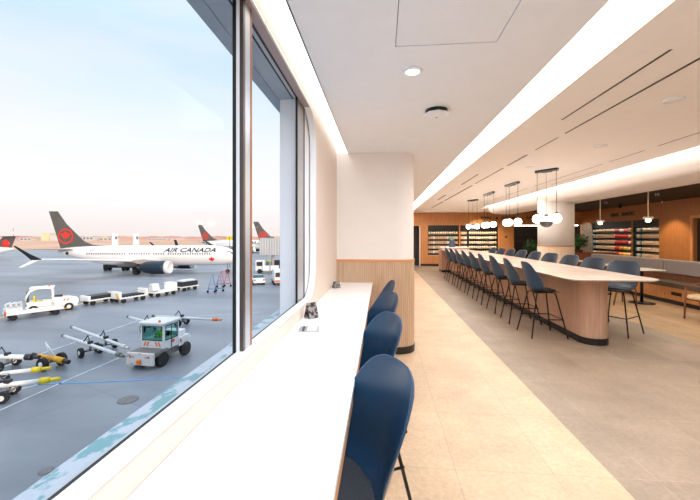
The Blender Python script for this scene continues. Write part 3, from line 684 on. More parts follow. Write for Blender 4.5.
t = empty('wood_credenza', (7.75, 14.3, 0), 0, 'low walnut cabinet behind the far end of the banquette', 'cabinet')
q = MB(); q.box(-.8, .8, -.35, .25, .08, 1.02, .004); q.build('body', M['walnut'], t)
q = MB(); q.box(-.82, .82, -.37, .27, 1.02, 1.05, .003); q.build('top', M['walnut'], t)
q = MB(); q.box(-.78, .78, -.33, .23, 0, .08); q.build('plinth', M['kick'], t)
def plant(x, y, z, r, h, lab, hp):
    t = empty('potted_plant', (x, y, z), 0, lab, 'plant')
    q = MB(); q.lathe([(0, 0), (r*.4, 0), (r*.5, hp), (r*.45, hp), (r*.4, hp*.85), (0, hp*.85)]); q.build('pot', M['pot'], t)
    q = MB()
    for k in range(9):
        a = k*2.4; q.tube([(0, 0, hp*.8), (r*.3*math.cos(a), r*.3*math.sin(a), hp+h*.3), (r*.6*math.cos(a), r*.6*math.sin(a), hp+h*.6)], .008, 5)
    q.build('stems', M['leaf_dark'], t)
    q = MB(); foliage(q, (0, 0, hp+h*.5), r, 420, .075, [M['leaf'], M['leaf_dark'], M['leaf_dark']], h*.5/r, int(x*10)); q.build('leaves', None, t, fixn=False)
plant(7.35, 14.2, 1.05, .36, .62, 'bushy dark green plant on the walnut cabinet right of the round pillar', .08)
plant(6.75, 16.6, 0, .48, .9, 'green floor plant showing just left of the round pillar', .75)
# ================================================================ AIRFIELD
def hd(lat, d): w = vw(lat, d); return math.atan2(w.y, w.x)
def ground_strip(name, l0, l1, d0, d1, z, m):
    q = MB(); q.poly([vw(l0, d0, z), vw(l1, d0, z), vw(l1, d1, z), vw(l0, d1, z)]); return struct(q.build(name, m))
q = MB(); q.box(-900, 200, -60, 250, GZ-1, GZ); q.box(-900, 400, 250, 1000, GZ-1.2, GZ-.02); struct(q.build('floor_apron', M['apron']))
q = MB(); q.poly([vw(-900, 186, GZ+.03), vw(-60, 186, GZ+.03), vw(-60, 215, GZ+.03), vw(150, 300, GZ+.03), vw(200, 620, GZ+.03), vw(-900, 620, GZ+.03)])
q.poly([vw(-900, 640, GZ+.06), vw(300, 640, GZ+.06), vw(300, 900, GZ+.06), vw(-900, 900, GZ+.06)])
tag(q.build('dry_grass', M['grass']), 'dry orange grass field beyond the apron', 'grass', kind='stuff')
def stripe(name, pts, w, m, lab, cat='painted line'):
    q = MB(); P_ = [gp(*p) for p in pts]
    for a, c in zip(P_, P_[1:]):
        n = (c-a).cross(Vector((0, 0, 1))).normalized()*w/2; q.poly([a+n+Vector((0, 0, .012)), a-n+Vector((0, 0, .012)), c-n+Vector((0, 0, .012)), c+n+Vector((0, 0, .012))])
    tag(q.build(name, m), lab, cat)
stripe('painted_line', [(-20, 375), (140, 320), (262, 312)], .16, M['line_white'], 'long pale line painted across the apron beneath the tow bars')
stripe('painted_line', [(-30, 424), (70, 379), (128, 354)], .10, M['line_white'], 'pale painted line running toward the front of the white tug')
stripe('painted_line', [(10, 392), (60, 379)], .12, M['line_white'], 'short pale line painted beside the nearest tow bar')
stripe('painted_line', [(-20, 386.5), (100, 382), (240, 375)], .13, M['line_blue'], 'blue line painted across the near apron')
stripe('painted_line', [(-20, 321), (85, 303.5), (150, 295.5), (200, 286)], .45, M['line_yellow'], 'yellow line painted along the row of carts')
for u_, v_, r_, lab in ((128, 400, .42, 'dark round drain cover in the apron below the near end of the blue line'), (46, 471, .2, 'small round cover in the apron at the lower left corner of the window')):
    q = MB(); q.lathe([(r_, .0), (r_, .015), (r_*.8, .02), (0, .02)], n=24, X=Matrix.Translation(gp(u_, v_))); tag(q.build('manhole_cover', M['vgrey']), lab, 'manhole cover')
def text_fit(name, body, w, h, m, parent, place, bend=None, shear=0):
    o = text_mesh(name, body, 1, m, parent, shear=shear, depth=.01)
    xs = [v.co.x for v in o.data.vertices]; yy = [v.co.y for v in o.data.vertices]; sx = w/(max(xs)-min(xs)); sy = h/(max(yy)-min(yy)); cx = (max(xs)+min(xs))/2; cy = (max(yy)+min(yy))/2
    for v in o.data.vertices:
        x, z, y = (v.co.x-cx)*sx+place[0], (v.co.y-cy)*sy+place[2], place[1]-v.co.z
        v.co = (x, y, z)
        if bend: v.co = bend(v.co)
    return o
R0, ZC = 1.93, 3.45
FUS = [(0, 4.4, .15), (.8, 4.35, .35), (2.5, 4.2, .72), (5, 3.98, 1.18), (8, 3.68, 1.62), (10.5, 3.5, 1.86), (13, ZC, R0), (20, ZC, R0), (27, ZC, R0), (31.2, ZC, R0), (33.0, 3.38, 1.78), (34.4, 3.24, 1.45), (35.4, 3.08, 1.0), (36.0, 2.98, .5), (36.2, 2.95, .12)]
def airliner(lab):
    t = empty('airliner', (0, 0, 0), 0, lab, 'airplane')
    n = 28
    q = MB(); q.loft([[(x, r*math.cos(2*PI*i/n), zc+r*math.sin(2*PI*i/n)) for i in range(n)] for x, zc, r in FUS]); fus = q.build('fuselage', M['pwhite'], t)
    q = MB(); q.loft([[(x, y*1.0, z) for y, z in ((-w, 2.2), (-w*.8, 1.45), (0, 1.25), (w*.8, 1.45), (w, 2.2))] for x, w in ((12.5, .5), (15, 1.75), (21, 1.85), (24, .5))], closed=True); q.build('belly_fairing', M['belly'], t)
    def bend(c):
        z = c.z-ZC; return Vector((c.x, -math.sqrt(max(.01, R0*R0-z*z))-.09+(c.y+2)*.0, c.z))
    text_fit('airline_name', 'AIR CANADA', 9.9, .84, M['pblack'], fus, (27.2, -2, ZC+1.12), bend, .25)
    q = MB()
    for k in range(52):
        x = 7.6+k*.46
        if k in (17, 27, 33): continue
        z = ZC+.38; r = R0 if x > 13 else None
        if r is None:
            for a, c in zip(FUS, FUS[1:]):
                if a[0] <= x <= c[0]: f = (x-a[0])/(c[0]-a[0]); r = a[2]+(c[2]-a[2])*f; zc = a[1]+(c[1]-a[1])*f
        else: zc = ZC
        y = -math.sqrt(r*r-(z-zc)**2)-.02; q.box(x-.11, x+.11, y, y+.03, z-.17, z+.17)
    q.build('cabin_windows', M['vgrey'], fus)
    q = MB()
    for s in (-1,): q.poly([(34.05, s*1.36, 3.95), (34.75, s*1.18, 3.9), (35.3, s*.82, 3.72), (35.1, s*.80, 3.98), (34.45, s*1.0, 4.35), (34.1, s*1.15, 4.35)])
    q.poly([(34.6, -.95, 4.12), (35.33, -.72, 3.75), (35.45, 0, 3.82), (34.75, 0, 4.35)])
    q.poly([(34.6, .95, 4.12), (35.33, .72, 3.75), (35.45, 0, 3.82), (34.75, 0, 4.35)]); q.build('cockpit_glass', M['vdark'], fus)
    q = MB(); q.poly([(x*.62+31.4, -math.sqrt(R0**2-(y*.62-.75)**2)-.03, y*.62+ZC-.75) for x, y in LEAF]); q.build('leaf_emblem', M['pred'], fus)
    q = MB(); q.box(8.1, 8.9, -1.5, -1.44, 4.28, 4.5, m=M['pred']); q.box(8.4, 8.6, -1.51, -1.44, 4.28, 4.5, m=M['pwhite']); q.build('small_flag', None, fus)
    q = MB(); q.lathe([(0, 0), (.3, 0), (.3, .06), (0, .06)], n=12, X=Matrix.Translation((3.3, -.86, 3.9)) @ Matrix.Rotation(PI/2, 4, 'X')); q.build('tail_vent', M['pblack'], fus)
    fin = [(1.5, 4.6), (-.9, 12.0), (.75, 12.0), (2.4, 9.6), (4.6, 7.4), (6.0, 6.1), (7.6, 5.5), (10.5, 5.3), (10.5, 5.05)]
    q = MB(); q.loft([[(x, -.16*(1-(z-5)*.07), z) for x, z in fin], [(x, .16*(1-(z-5)*.07), z) for x, z in fin]], smooth=False); f = q.build('tail_fin', M['fin'], t)
    for s in (-1, 1):
        q = MB(); ring = [(2.45+1.5*math.cos(a), 7.15+1.5*math.sin(a)) for a in [2*PI*k/36 for k in range(36)]]; inn = [(2.45+1.22*math.cos(a), 7.15+1.22*math.sin(a)) for a in [2*PI*k/36 for k in range(36)]]
        q.loft([[(x, s*.175, z) for x, z in ring], [(x, s*.175, z) for x, z in inn]], caps=False, smooth=False)
        q.poly([(2.45+x*1.12, s*.178, 7.15+y*1.12) for x, y in LEAF]); q.build('leaf_roundel', M['pred'], f)
    for s in (-1, 1):
        def sect(y, x0, x1, z, th): return [(x0, s*y, z), (x0+(x1-x0)*.3, s*y, z+th*.4), (x0+(x1-x0)*.75, s*y, z+th*.6), (x1, s*y, z+th*.1), (x0+(x1-x0)*.75, s*y, z-th*.4), (x0+(x1-x0)*.3, s*y, z-th*.25)]
        q = MB(); q.loft([sect(.4, 1.2, 5.0, 4.5, .35), sect(6.6, -.1, 1.4, 4.85, .14)]); q.build('tail_plane', M['belly'], t)
        q = MB(); q.loft([sect(1.5, 14.2, 22.0, 2.35, .8), sect(5.2, 13.9, 18.9, 2.7, .55), sect(16.6, 11.0, 12.6, 3.7, .2), sect(17.1, 10.9, 12.3, 3.72, .14)]); w = q.build('wing', M['pwhite'], t)
        q = MB(); q.loft([[(10.8, s*17.05, 3.7), (12.3, s*17.05, 3.78), (12.3, s*17.2, 3.72), (10.8, s*17.2, 3.66)], [(10.0, s*17.3, 4.5), (10.9, s*17.3, 4.5), (10.9, s*17.4, 4.5), (10.0, s*17.4, 4.5)], [(8.6, s*17.65, 5.75), (9.0, s*17.65, 5.75), (9.0, s*17.7, 5.75), (8.6, s*17.7, 5.75)]], smooth=False); q.build('upper_winglet', M['pblack'], w)
        q = MB(); q.loft([[(10.9, s*17.05, 3.7), (12.0, s*17.05, 3.7), (12.0, s*17.15, 3.65), (10.9, s*17.15, 3.65)], [(9.2, s*17.4, 2.6), (9.7, s*17.4, 2.6), (9.7, s*17.45, 2.6), (9.2, s*17.45, 2.6)]], smooth=False); q.build('lower_winglet', M['pwhite'], w)
        e = Matrix.Translation((20.2, s*5.2, 1.55)) @ Matrix.Rotation(PI/2, 4, 'Y')
        q = MB(); q.lathe([(.55, -.5), (.75, 0), (1.05, .8), (1.2, 2.2), (1.2, 3.4), (1.14, 4.3)], n=28, X=e); eng = q.build('engine', M['nacelle'], t)
        q = MB(); q.lathe([(1.14, 4.3), (1.12, 4.9), (1.02, 5.1), (.9, 5.0), (.88, 4.6), (.88, 4.3)], n=28, X=e); q.build('engine_lip', M['pwhite'], eng)
        q = MB(); q.lathe([(.9, 4.25), (.3, 4.3), (0, 4.7)], n=28, X=e); q.build('engine_fan', M['vdark'], eng)
        q = MB(); q.loft([[(x, s*5.2-.12, z) for x, z in ((18.5, 2.5), (19.5, 2.2), (23.8, 2.6), (20.5, 3.0), (18.5, 2.9))], [(x, s*5.2+.12, z) for x, z in ((18.5, 2.5), (19.5, 2.2), (23.8, 2.6), (20.5, 3.0), (18.5, 2.9))]], smooth=False); q.build('engine_pylon', M['belly'], t)
        q = MB(); q.cyl((17.7, s*2.7, .5), (17.7, s*2.2, 2.3), .13); 
        g = q.build('main_gear', M['vgrey'], t)
        for dy in (-.28, .28): q = MB(); q.cyl((17.7, s*2.7+dy-.15, .55), (17.7, s*2.7+dy+.15, .55), .55, 20); q.build('wheel', M['tyre'], g)
    q = MB(); q.cyl((33.8, 0, .35), (33.8, 0, 1.9), .09); g = q.build('nose_gear', M['vgrey'], t)
    for dy in (-.2, .2): q = MB(); q.cyl((33.8, dy-.1, .36), (33.8, dy+.1, .36), .36, 16); q.build('wheel', M['tyre'], g)
    return t
A1 = airliner('big white airliner with dark tail, red leaf roundel and AIR CANADA lettering')
A1.location = vw(-57.6, 70, GZ); A1.rotation_euler.z = YAW
A2 = dup(A1); A2.location = vw(-65.0, 156, GZ); tag(A2, 'airliner whose dark tail shows above the nose of the big one')
A3 = dup(A1); A3.location = vw(-31.6, 121, GZ); tag(A3, 'airliner with dark red-marked tail seen through the narrow window pane')
t = empty('regional_jet', vw(-113.2, 116, GZ), YAW, 'regional jet at the left edge with dark T shaped tail', 'airplane')
q = MB(); q.loft([[(x, r*math.cos(2*PI*i/20), zc+r*math.sin(2*PI*i/20)) for i in range(20)] for x, zc, r in ((-22, 2.2, .2), (-20, 2.3, 1), (-17, 2.4, 1.35), (-4, 2.4, 1.35), (1, 2.6, 1.1), (3.4, 2.95, .6), (4.9, 3.1, .15))]); q.build('fuselage', M['pwhite'], t)
q = MB(); pf = [(-1.5, 3.3), (1.5, 7.0), (5.4, 7.0), (3.8, 3.0)]; q.loft([[(x, -.15, z) for x, z in pf], [(x, .15, z) for x, z in pf]], smooth=False); f = q.build('tail_fin', M['fin'], t)
q = MB(); q.lathe([(0, 0), (1.35, 0), (1.35, .03), (0, .03)], n=28, X=Matrix.Translation((2.4, -.16, 4.7)) @ Matrix.Rotation(PI/2, 4, 'X')); q.build('red_roundel', M['pred'], f)
q = MB(); q.loft([[(1.6, -4.2, 7.0), (3.2, -4.2, 7.05), (3.2, -4.2, 7.1), (1.6, -4.2, 7.1)], [(2.4, 0, 7.0), (5.6, 0, 7.05), (5.6, 0, 7.2), (2.4, 0, 7.15)], [(1.6, 4.2, 7.0), (3.2, 4.2, 7.05), (3.2, 4.2, 7.1), (1.6, 4.2, 7.1)]]); q.build('tail_plane', M['fin'], t)
q = MB(); q.cyl((-12, -1.5, 0.35), (-12, 1.5, .35), .35); q.cyl((-12, 0, .35), (-12, 0, 1.6), .1); q.build('main_gear', M['tyre'], t)
q = MB(); q.loft([[(-9, -1, 1.9), (-5, -1, 2), (-5, -1, 2.2), (-9, -1, 2.1)], [(-10.5, -10, 2.5), (-9.4, -10, 2.5), (-9.4, -10, 2.6), (-10.5, -10, 2.6)]]); q.loft([[(-9, 1, 1.9), (-5, 1, 2), (-5, 1, 2.2), (-9, 1, 2.1)], [(-10.5, 10, 2.5), (-9.4, 10, 2.5), (-9.4, 10, 2.6), (-10.5, 10, 2.6)]]); q.build('wing', M['pwhite'], t)
# white upright winglets of aircraft parked behind
for u, lab in ((115.5, 'white upright wingtip with dark mark rising behind the airliner roof, nearer its tail'), (136.5, 'white upright wingtip with dark mark rising behind the middle of the airliner')):
    p = vw((u-350)/FPX*88, 88, GZ); t = empty('white_wingtip', p, YAW, lab, 'wingtip')
    q = MB(); pf = [(-1.0, 0), (-.75, 7.9), (.45, 7.9), (1.0, 0)]; q.loft([[(x, -.1, z) for x, z in pf], [(x, .1, z) for x, z in pf]], smooth=False); q.build('upright', M['pwhite'], t)
    q = MB(); q.box(.0, .5, -.14, .14, 6.4, 7.1); q.build('dark_mark', M['bldg_win'], t)
q = MB(); pf = [(0, 4.0), (-.9, 7.5), (-.3, 7.4), (.9, 4.0)]; q.loft([[(x, -.1, z) for x, z in pf], [(x, .1, z) for x, z in pf]], smooth=False); q.box(-.3, .3, -.2, .2, 0, 4.0)
tag(q.build('dark_wingtip', M['pblack'], loc=vw((177.5-350)/FPX*90, 90, GZ-1.2)), 'small dark wingtip rising behind the airliner roof left of the lettering', 'wingtip')
# ---- ground vehicles
def wheel(name, parent, x, y, r, w, hub=True):
    q = MB(); q.cyl((x, y-w/2, r), (x, y+w/2, r), r, 20, m=M['tyre'])
    if hub:
        s = 1 if y > 0 else -1; q.cyl((x, y+s*w*.48, r), (x, y+s*w*.55, r), r*.5, 14, m=M['vwhite'])
    return q.build(name, None, parent)
a1, a2 = gp(158, 368), gp(186, 354); hx = math.atan2((a1-a2).y, (a1-a2).x)
rot = Matrix.Rotation(hx, 4, 'Z'); cen = (a1+a2)/2 - rot @ Vector((0, .73, 0))
t = empty('pushback_tug', cen, hx, 'white airport tug with orange stripes and glass cab facing the window', 'tug'); t.scale = (.92, .93, .93)
q = MB(); q.box(-1.55, 1.6, -.62, .62, .38, .80, .03); q.build('chassis', M['vgrey'], t)
q = MB(); q.box(.55, 1.72, -.86, .86, .70, .98, .03); q.build('front_deck', M['vgrey'], t)
q = MB(); q.box(1.66, 1.84, -.88, .88, .28, .98, .03); fb = q.build('front_bumper', M['vdirty'], t)
for y in (-.6, -.42, .42, .6): q = MB(); q.cyl((1.83, y, .78), (1.87, y, .78), .06, 12); q.build('lamp', M['vred'] if abs(y) > .5 else M['alu'], fb)
q = MB(); q.box(1.84, 1.95, -.12, .12, .36, .60, .02); q.build('tow_hook', M['vorange'], fb)
q = MB(); q.box(-.55, .80, -.78, .78, .85, 1.45, .03); q.box(-.55, .82, -.84, -.78, .75, .95); 
for x0, x1, y0, y1 in ((.70, .82, -.80, -.70), (.70, .82, .70, .80), (-.55, -.45, -.80, -.70), (-.55, -.45, .70, .80)): q.box(x0, x1, y0, y1, 1.4, 2.45, .01)
q.box(-.55, .78, -.76, .76, .85, 1.0); q.box(-.55, -.50, -.78, .78, 1.4, 1.7); q.box(-.55, .82, -.8, .8, 2.30, 2.45, .02); cab = q.build('cab', M['vwhite'], t)
q = MB(); q.box(-.68, .98, -.88, .88, 2.42, 2.54, .04); q.build('roof', M['vwhite'], t)
q = MB(); q.box(.77, .79, -.70, .70, 1.45, 2.30); q.build('windscreen', M['cabglass'], cab)
for s in (-1, 1): q = MB(); q.box(-.45, .70, s*.77-.01, s*.77+.01, 1.45, 2.30); q.build('side_window', M['cabglass'], cab)
q = MB(); q.box(.80, .812, -.74, .74, 1.42, 1.47); q.box(.80, .812, -.74, .74, 2.28, 2.33); q.box(.80, .812, -.74, -.69, 1.42, 2.33); q.box(.80, .812, .69, .74, 1.42, 2.33)
for z in (1.42, 2.28): q.box(-.45, .70, .785, .80, z, z+.05)
for x in (-.45, .10, .66): q.box(x, x+.05, .785, .80, .9 if x < .2 and x > 0 else 1.42, 2.33)
q.build('window_seals', M['black'], cab)
for y0 in (-.62, -.42, .30, .50):
    s = 1 if y0 < 0 else -1
    q = MB(); q.poly([(.822, y0, 1.08), (.822, y0+.09, 1.08), (.822, y0+.09+s*.13, 1.36), (.822, y0+s*.13, 1.36)]); q.build('orange_stripe', M['vorange'], cab)
q = MB(); q.poly([(-.02+x*.2, .79, 1.22+y*.17) for x, y in LEAF]); q.build('red_mark', M['pred'], cab)
q = MB(); q.lathe([(.07, 2.54), (.06, 2.66), (0, 2.68)], (.75, .45, 0), 12); q.build('beacon', M['vorange'], t)
q = MB(); q.box(-1.75, -.55, -.82, .82, .72, 1.12, .03); q.box(-1.7, -.60, -.78, .78, 1.12, 1.25, .03); q.build('rear_deck', M['vwhite'], t)
q = MB(); q.box(-1.5, -.72, -.6, .6, 1.25, 1.62, .05); q.build('engine_cover', M['pwhite'], t)
q = MB(); q.box(-.75, -.66, .70, .86, .95, 1.15); q.build('red_reflector', M['vred'], t)
for x in (.98, -1.2):
    for y in (-.78, .78): wheel('wheel', t, x, y, .42, .3, False)
for y in (-1, 1):
    q = MB(); q.box(.40, 1.5, y*.75-.14, y*.75+.14, .82, .90, .02); q.build('mudguard', M['vgrey'], t)
# driver: one continuous skinned body
def person(loc, rz, lab, sc=1.0):
    me = bpy.data.meshes.new('person'); V = [((0, 0, .0), .17), ((0, 0, .22), .16), ((0, 0, .42), .18), ((0, 0, .52), .07), ((.02, 0, .60), .07), ((.03, 0, .70), .105), ((.03, 0, .79), .08),
        ((0, .2, .46), .07), ((.12, .26, .24), .05), ((.38, .16, .26), .04), ((.46, .13, .27), .045), ((0, -.2, .46), .07), ((.12, -.26, .24), .05), ((.38, -.16, .26), .04), ((.46, -.13, .27), .045),
        ((.2, .1, -.02), .09), ((.45, .13, 0), .07), ((.5, .13, -.38), .05), ((.62, .13, -.42), .045), ((.2, -.1, -.02), .09), ((.45, -.13, 0), .07), ((.5, -.13, -.38), .05), ((.62, -.13, -.42), .045)]
    E = [(0, 1), (1, 2), (2, 3), (3, 4), (4, 5), (5, 6), (2, 7), (7, 8), (8, 9), (9, 10), (2, 11), (11, 12), (12, 13), (13, 14), (0, 15), (15, 16), (16, 17), (17, 18), (0, 19), (19, 20), (20, 21), (21, 22)]
    me.from_pydata([v for v, r in V], E, []); o = bpy.data.objects.new('person', me); C.objects.link(o)
    md = o.modifiers.new('s', 'SKIN'); 
    for k, (v, r) in enumerate(V): me.skin_vertices[0].data[k].radius = (r, r)
    me.skin_vertices[0].data[0].use_root = True
    o.modifiers.new('u', 'SUBSURF').levels = 1
    bpy.context.view_layer.update()
    m2 = bpy.data.meshes.new_from_object(o.evaluated_get(bpy.context.evaluated_depsgraph_get())); o.modifiers.clear(); o.data = m2
    for k in (M['skin'], M['hivis'], M['vdark']): m2.materials.append(k)
    for p in m2.polygons:
        c = p.center; p.use_smooth = True
        p.material_index = 0 if c.z > .50 or c.x > .36 and c.z > .15 else (1 if c.z > .05 else 2)
    o.location = loc; o.rotation_euler.z = rz; tag(o, lab, 'person')
    q = MB(); q.sph((.01, 0, .76), .115, 12, sc=(1, 1, .75)); q.build('hair', M['vdark'], o)
    return o
person(cen+rot @ Vector((-.11, -.05, 1.16)), hx, 'person in a lime high visibility vest sitting in the cab of the white tug')
q = MB(); q.box(-.3, .12, -.25, .25, 1.0, 1.12, .03); q.box(-.42, -.3, -.25, .25, 1.0, 1.75, .03); q.build('driver_seat', M['vdark'], t)
q = MB(); q.tube([(.32, .16*math.cos(a)-.05, 1.56+.16*math.sin(a)) for a in [2*PI*k/16 for k in range(17)]], .015, 6); q.tube([(.55, -.05, 1.2), (.32, -.05, 1.56)], .02, 6); q.build('steering_wheel', M['black'], t)
# arched cab tractor
h = hd(.80, .60)
t = empty('baggage_tractor', gp(48, 311), h, 'white baggage tractor with arched open cab and orange stripes on the hood at left', 'tractor')
q = MB(); q.box(-1.6, 2.3, -.65, .65, .35, .75, .05); q.build('chassis', M['vwhite'], t)
q = MB(); q.loft([[(x, y, z) for y, z in ((-.65, .7), (-.65, zt-.1), (-.5, zt), (.5, zt), (.65, zt-.1), (.65, .7))] for x, zt in ((.35, 1.35), (1.6, 1.28), (2.2, 1.1), (2.35, .95))], smooth=False); hd_ = q.build('hood', M['pwhite'], t)
for x in (1.15, 1.4): q = MB(); q.poly([(x, -.662, .95), (x+.12, -.662, .95), (x+.22, -.662, 1.15), (x+.1, -.662, 1.15)]); q.build('orange_stripe', M['vorange'], hd_)
q = MB(); q.box(.5, 1.1, -.3, .3, 1.33, 1.5, .03); q.build('black_vent', M['black'], hd_)
for s in (-1, 1):
    q = MB(); arc = [(-1.5, .7), (-1.55, 1.4), (-1.3, 2.0), (-.8, 2.28), (-.1, 2.3), (.35, 2.2), (.4, 1.3), (.42, .7)]; q.tube([(x, s*.66, z) for x, z in arc], .09, 8); q.build('cab_arch', M['pwhite'], t)
    q = MB(); q.box(-1.5, .3, s*.66-.04, s*.66+.04, .6, 1.05, .02); q.build('side_panel', M['pwhite'], t)
q = MB(); q.box(-1.3, .5, -.7, .7, 2.26, 2.38, .05); q.build('roof', M['pwhite'], t)
q = MB(); q.box(.36, .40, -.6, .6, 1.35, 2.2); q.build('windscreen', M['vglass'], t)
q = MB(); q.box(-1.5, -1.42, -.6, .6, 1.0, 2.0); q.build('rear_screen', M['vdark'], t)
q = MB(); q.box(-.95, -.4, -.3, .3, .75, 1.05, .04); q.box(-1.05, -.9, -.3, .3, .9, 1.6, .04); q.build('yellow_seat', M['vlemon'], t)
q = MB(); q.lathe([(.07, 2.38), (.06, 2.5), (0, 2.52)], (.1, 0, 0), 12); q.build('beacon', M['vorange'], t)
for x in (1.6, -1.0):
    for y in (-.62, .62): wheel('wheel', t, x, y, .36, .26)
# dollies
def dolly(u, v, hdg, kind, lab, L=3.0):
    t = empty('cargo_dolly', gp(u, v), hdg, lab, 'dolly', 'baggage dollies parked in a row')
    q = MB(); q.box(-L/2, L/2, -.75, .75, .46, .60, .02); q.build('deck', M['pwhite'], t)
    for x in (-L/2+.5, L/2-.5):
        for y in (-.6, .6): wheel('wheel', t, x, y, .24, .2, False)
    q = MB(); q.tube([(L/2, 0, .42), (L/2+.6, 0, .32)], .04, 6); q.build('tow_bar', M['vyellow'], t)
    if kind in ('rollers', 'black'):
        n = 7
        for k in range(n):
            x = -L/2+.5+(L-1.0)*k/(n-1); q = MB(); q.cyl((x, -.7, .70), (x, .7, .70), .10 if kind == 'rollers' else .16, 10); q.build('roller', M['vdark'], t)
        for x in (-L/2+.1, L/2-.1): q = MB(); q.box(x-.14, x+.14, -.72, .72, .6, 1.25 if kind == 'rollers' else 1.0, .06); q.build('end_panel', M['pwhite'], t)
        if kind == 'black': q = MB(); q.box(-L/2+.35, L/2-.3, -.72, .72, .62, .95, .03); q.build('black_load', M['vdark'], t)
    if kind == 'cube':
        q = MB(); q.box(L/2-.8, L/2, -.7, .7, .6, 1.5, .1); q.build('white_box', M['pwhite'], t)
        for s in (-1, 1): q = MB(); q.box(-L/2, -L/2+.9, s*.3-.22, s*.3+.22, .6, 1.45, .06, X=Matrix.Translation((-L/2+.4, 0, .6)) @ Matrix.Rotation(s*.35, 4, 'X') @ Matrix.Translation((L/2-.4, 0, -.6))); q.build('white_cover', M['vwhite'], t)
    if kind == 'load':
        q = MB(); q.box(-L/2+.1, L/2-.1, -.7, .7, .6, 1.2, .05); q.build('dark_load', M['vdark'], t)
        q = MB(); q.box(-L/2+.2, L/2-.3, -.5, .5, 1.2, 1.42, .06); q.build('pale_cover', M['vwhite'], t)
    if kind == 'pipes':
        q = MB(); q.box(-L/2, -L/2+1.1, -.6, .6, .6, 1.0, .05); q.build('white_box', M['vwhite'], t)
        for k in range(3): q = MB(); q.tube([(-L/2+.1+.35*k, -.3, .9), (-L/2+.05+.35*k, -.3, 1.35), (-L/2+.4+.35*k, .2, 1.4), (-L/2+.45+.35*k, .3, .95)], .1, 8); q.build('white_hose', M['pwhite'], t)
        q = MB(); q.box(-L/2-.06, -L/2, -.72, -.35, .42, .78); q.build('red_lamp', M['vred'], t)
    return t
hh = hd(.42, .91)
dolly(34, 316.5, hd(.60, .80), 'pipes', 'white flatbed dolly with hoses and a red lamp in front of the baggage tractor', 3.9)
d1 = dolly(99.5, 303.2, hh, 'black', 'cargo dolly with a long black load, first of the row right of the tractor', 3.0)
d2 = dolly(130, 301, hh, 'rollers', 'white cargo dolly with dark rollers between two end panels, second of the row', 3.2)
q = MB(); q.tube([(-1.65, -.7, .35), (-1.95, -.7, 1.15)], .07, 6); q.build('yellow_lever', M['vyellow'], d2)
dolly(162.5, 295.4, hh, 'cube', 'white cargo dolly with a white cube at one end and tilted covers at the other', 3.1)
dolly(186.5, 290, hh, 'load', 'cargo dolly carrying a dark load under a pale cover, last of the row', 2.7)
# tow bars
def towbar(name, lab, p0, p1, w, tip, wr=.28, col='vwhite', rad=.095, h=.62):
    a, c, g = gp(*p0, h), gp(*p1, h), gp(*w); t = empty(name, g, 0, lab, 'tow bar', 'tow bars on the apron'); o = Vector(g)
    d = (c-a).normalized(); n = d.cross(Vector((0, 0, 1))).normalized(); a, c = a-o, c-o
    s0 = (-a).dot(d); m_ = a+d*s0                       # bar point over the axle
    q = MB(); q.tube([a, c], rad, 12); q.build('main_tube', M[col], t)
    q = MB(); q.tube([c, c+d*.35], rad*1.3, 10); q.tube([c+d*.3, c+d*.75], rad*.8, 8); q.build('coupling_head', M[tip], t)
    q = MB(); q.tube([a-d*.25, a], rad*1.15, 10); q.build('tow_eye', M['vgrey'], t)
    ax = Vector((m_.x, m_.y, wr))
    q = MB(); q.tube([ax-n*.5, ax+n*.5], .04, 6); q.tube([ax, m_], .07, 6); q.tube([ax-n*.4, m_+d*.5], .03, 6); q.tube([ax+n*.4, m_+d*.5], .03, 6); q.build('axle', M['vgrey'], t)
    for s in (-1, 1):
        q = MB(); q.cyl(ax+n*(s*.5-.09), ax+n*(s*.5+.09), wr, 18, m=M['tyre']); q.cyl(ax+n*(s*.5-.11), ax+n*(s*.5+.11), wr*.45, 12, m=M['vwhite']); q.build('wheel', None, t)
    q = MB(); q.tube([m_+Vector((0, 0, .05)), m_-d*.35+Vector((0, 0, .55))], .03, 6); q.tube([m_-d*.35+Vector((0, 0, .5)), m_-d*.6+n*.1+Vector((0, 0, .15))], .03, 6); q.box(m_.x-.11, m_.x+.11, m_.y-.11, m_.y+.11, m_.z+.08, m_.z+.24, .02); q.build('hand_pump', M['vdark'], t)
    return t
towbar('tow_bar', 'long white tow bar lying nearest the front of the white tug', (64.3, 336), (117, 354), (87, 356), 'vgrey')
towbar('tow_bar', 'long white tow bar with rusty end, behind the one nearest the tug', (73, 327.5), (123, 346.2), (104, 350), 'vdirty', col='vwhite')
towbar('tow_bar', 'white tow bar parked beyond the white tug roof, right of centre', (155, 316), (213, 319.5), (186, 324), 'vorange')
towbar('tow_bar', 'white tow bar half hidden behind the roof of the white tug', (129, 317), (150, 323), (140, 333), 'vyellow')
towbar('tow_bar', 'white tow bar at the left edge pointing at the yellow tow head', (-20, 356.5), (26, 357), (8, 368), 'vdark', rad=.13, wr=.25)
towbar('tow_bar', 'thin white tow bar with yellow tip at the left edge, middle of three', (-20, 376), (32, 370), (6, 381), 'vlemon', wr=.23, rad=.1)
towbar('tow_bar', 'white tow bar with yellow tip closest to the window at the left edge', (-20, 388), (40, 381), (14, 394), 'vlemon', wr=.25, rad=.11)
a, c = gp(38, 355, .6), gp(64, 361, .45); g = gp(56, 368)
t = empty('yellow_tow_head', g, 0, 'short yellow tow head on two wheels between the tow bars at left', 'tow head'); dd = (c-a).normalized(); nn = dd.cross(Vector((0, 0, 1))).normalized(); a, c = a-g, c-g
q = MB(); q.tube([a, a.lerp(c, .5)], .09, 10); q.tube([a.lerp(c, .45), c], .16, 12); q.build('body', M['vyellow'], t)
q = MB(); q.tube([a-dd*.4, a], .08, 8); q.tube([c, c+dd*.35], .12, 8); q.build('couplings', M['vdark'], t)
mm = a.lerp(c, .55); ax = Vector((mm.x, mm.y, .34))
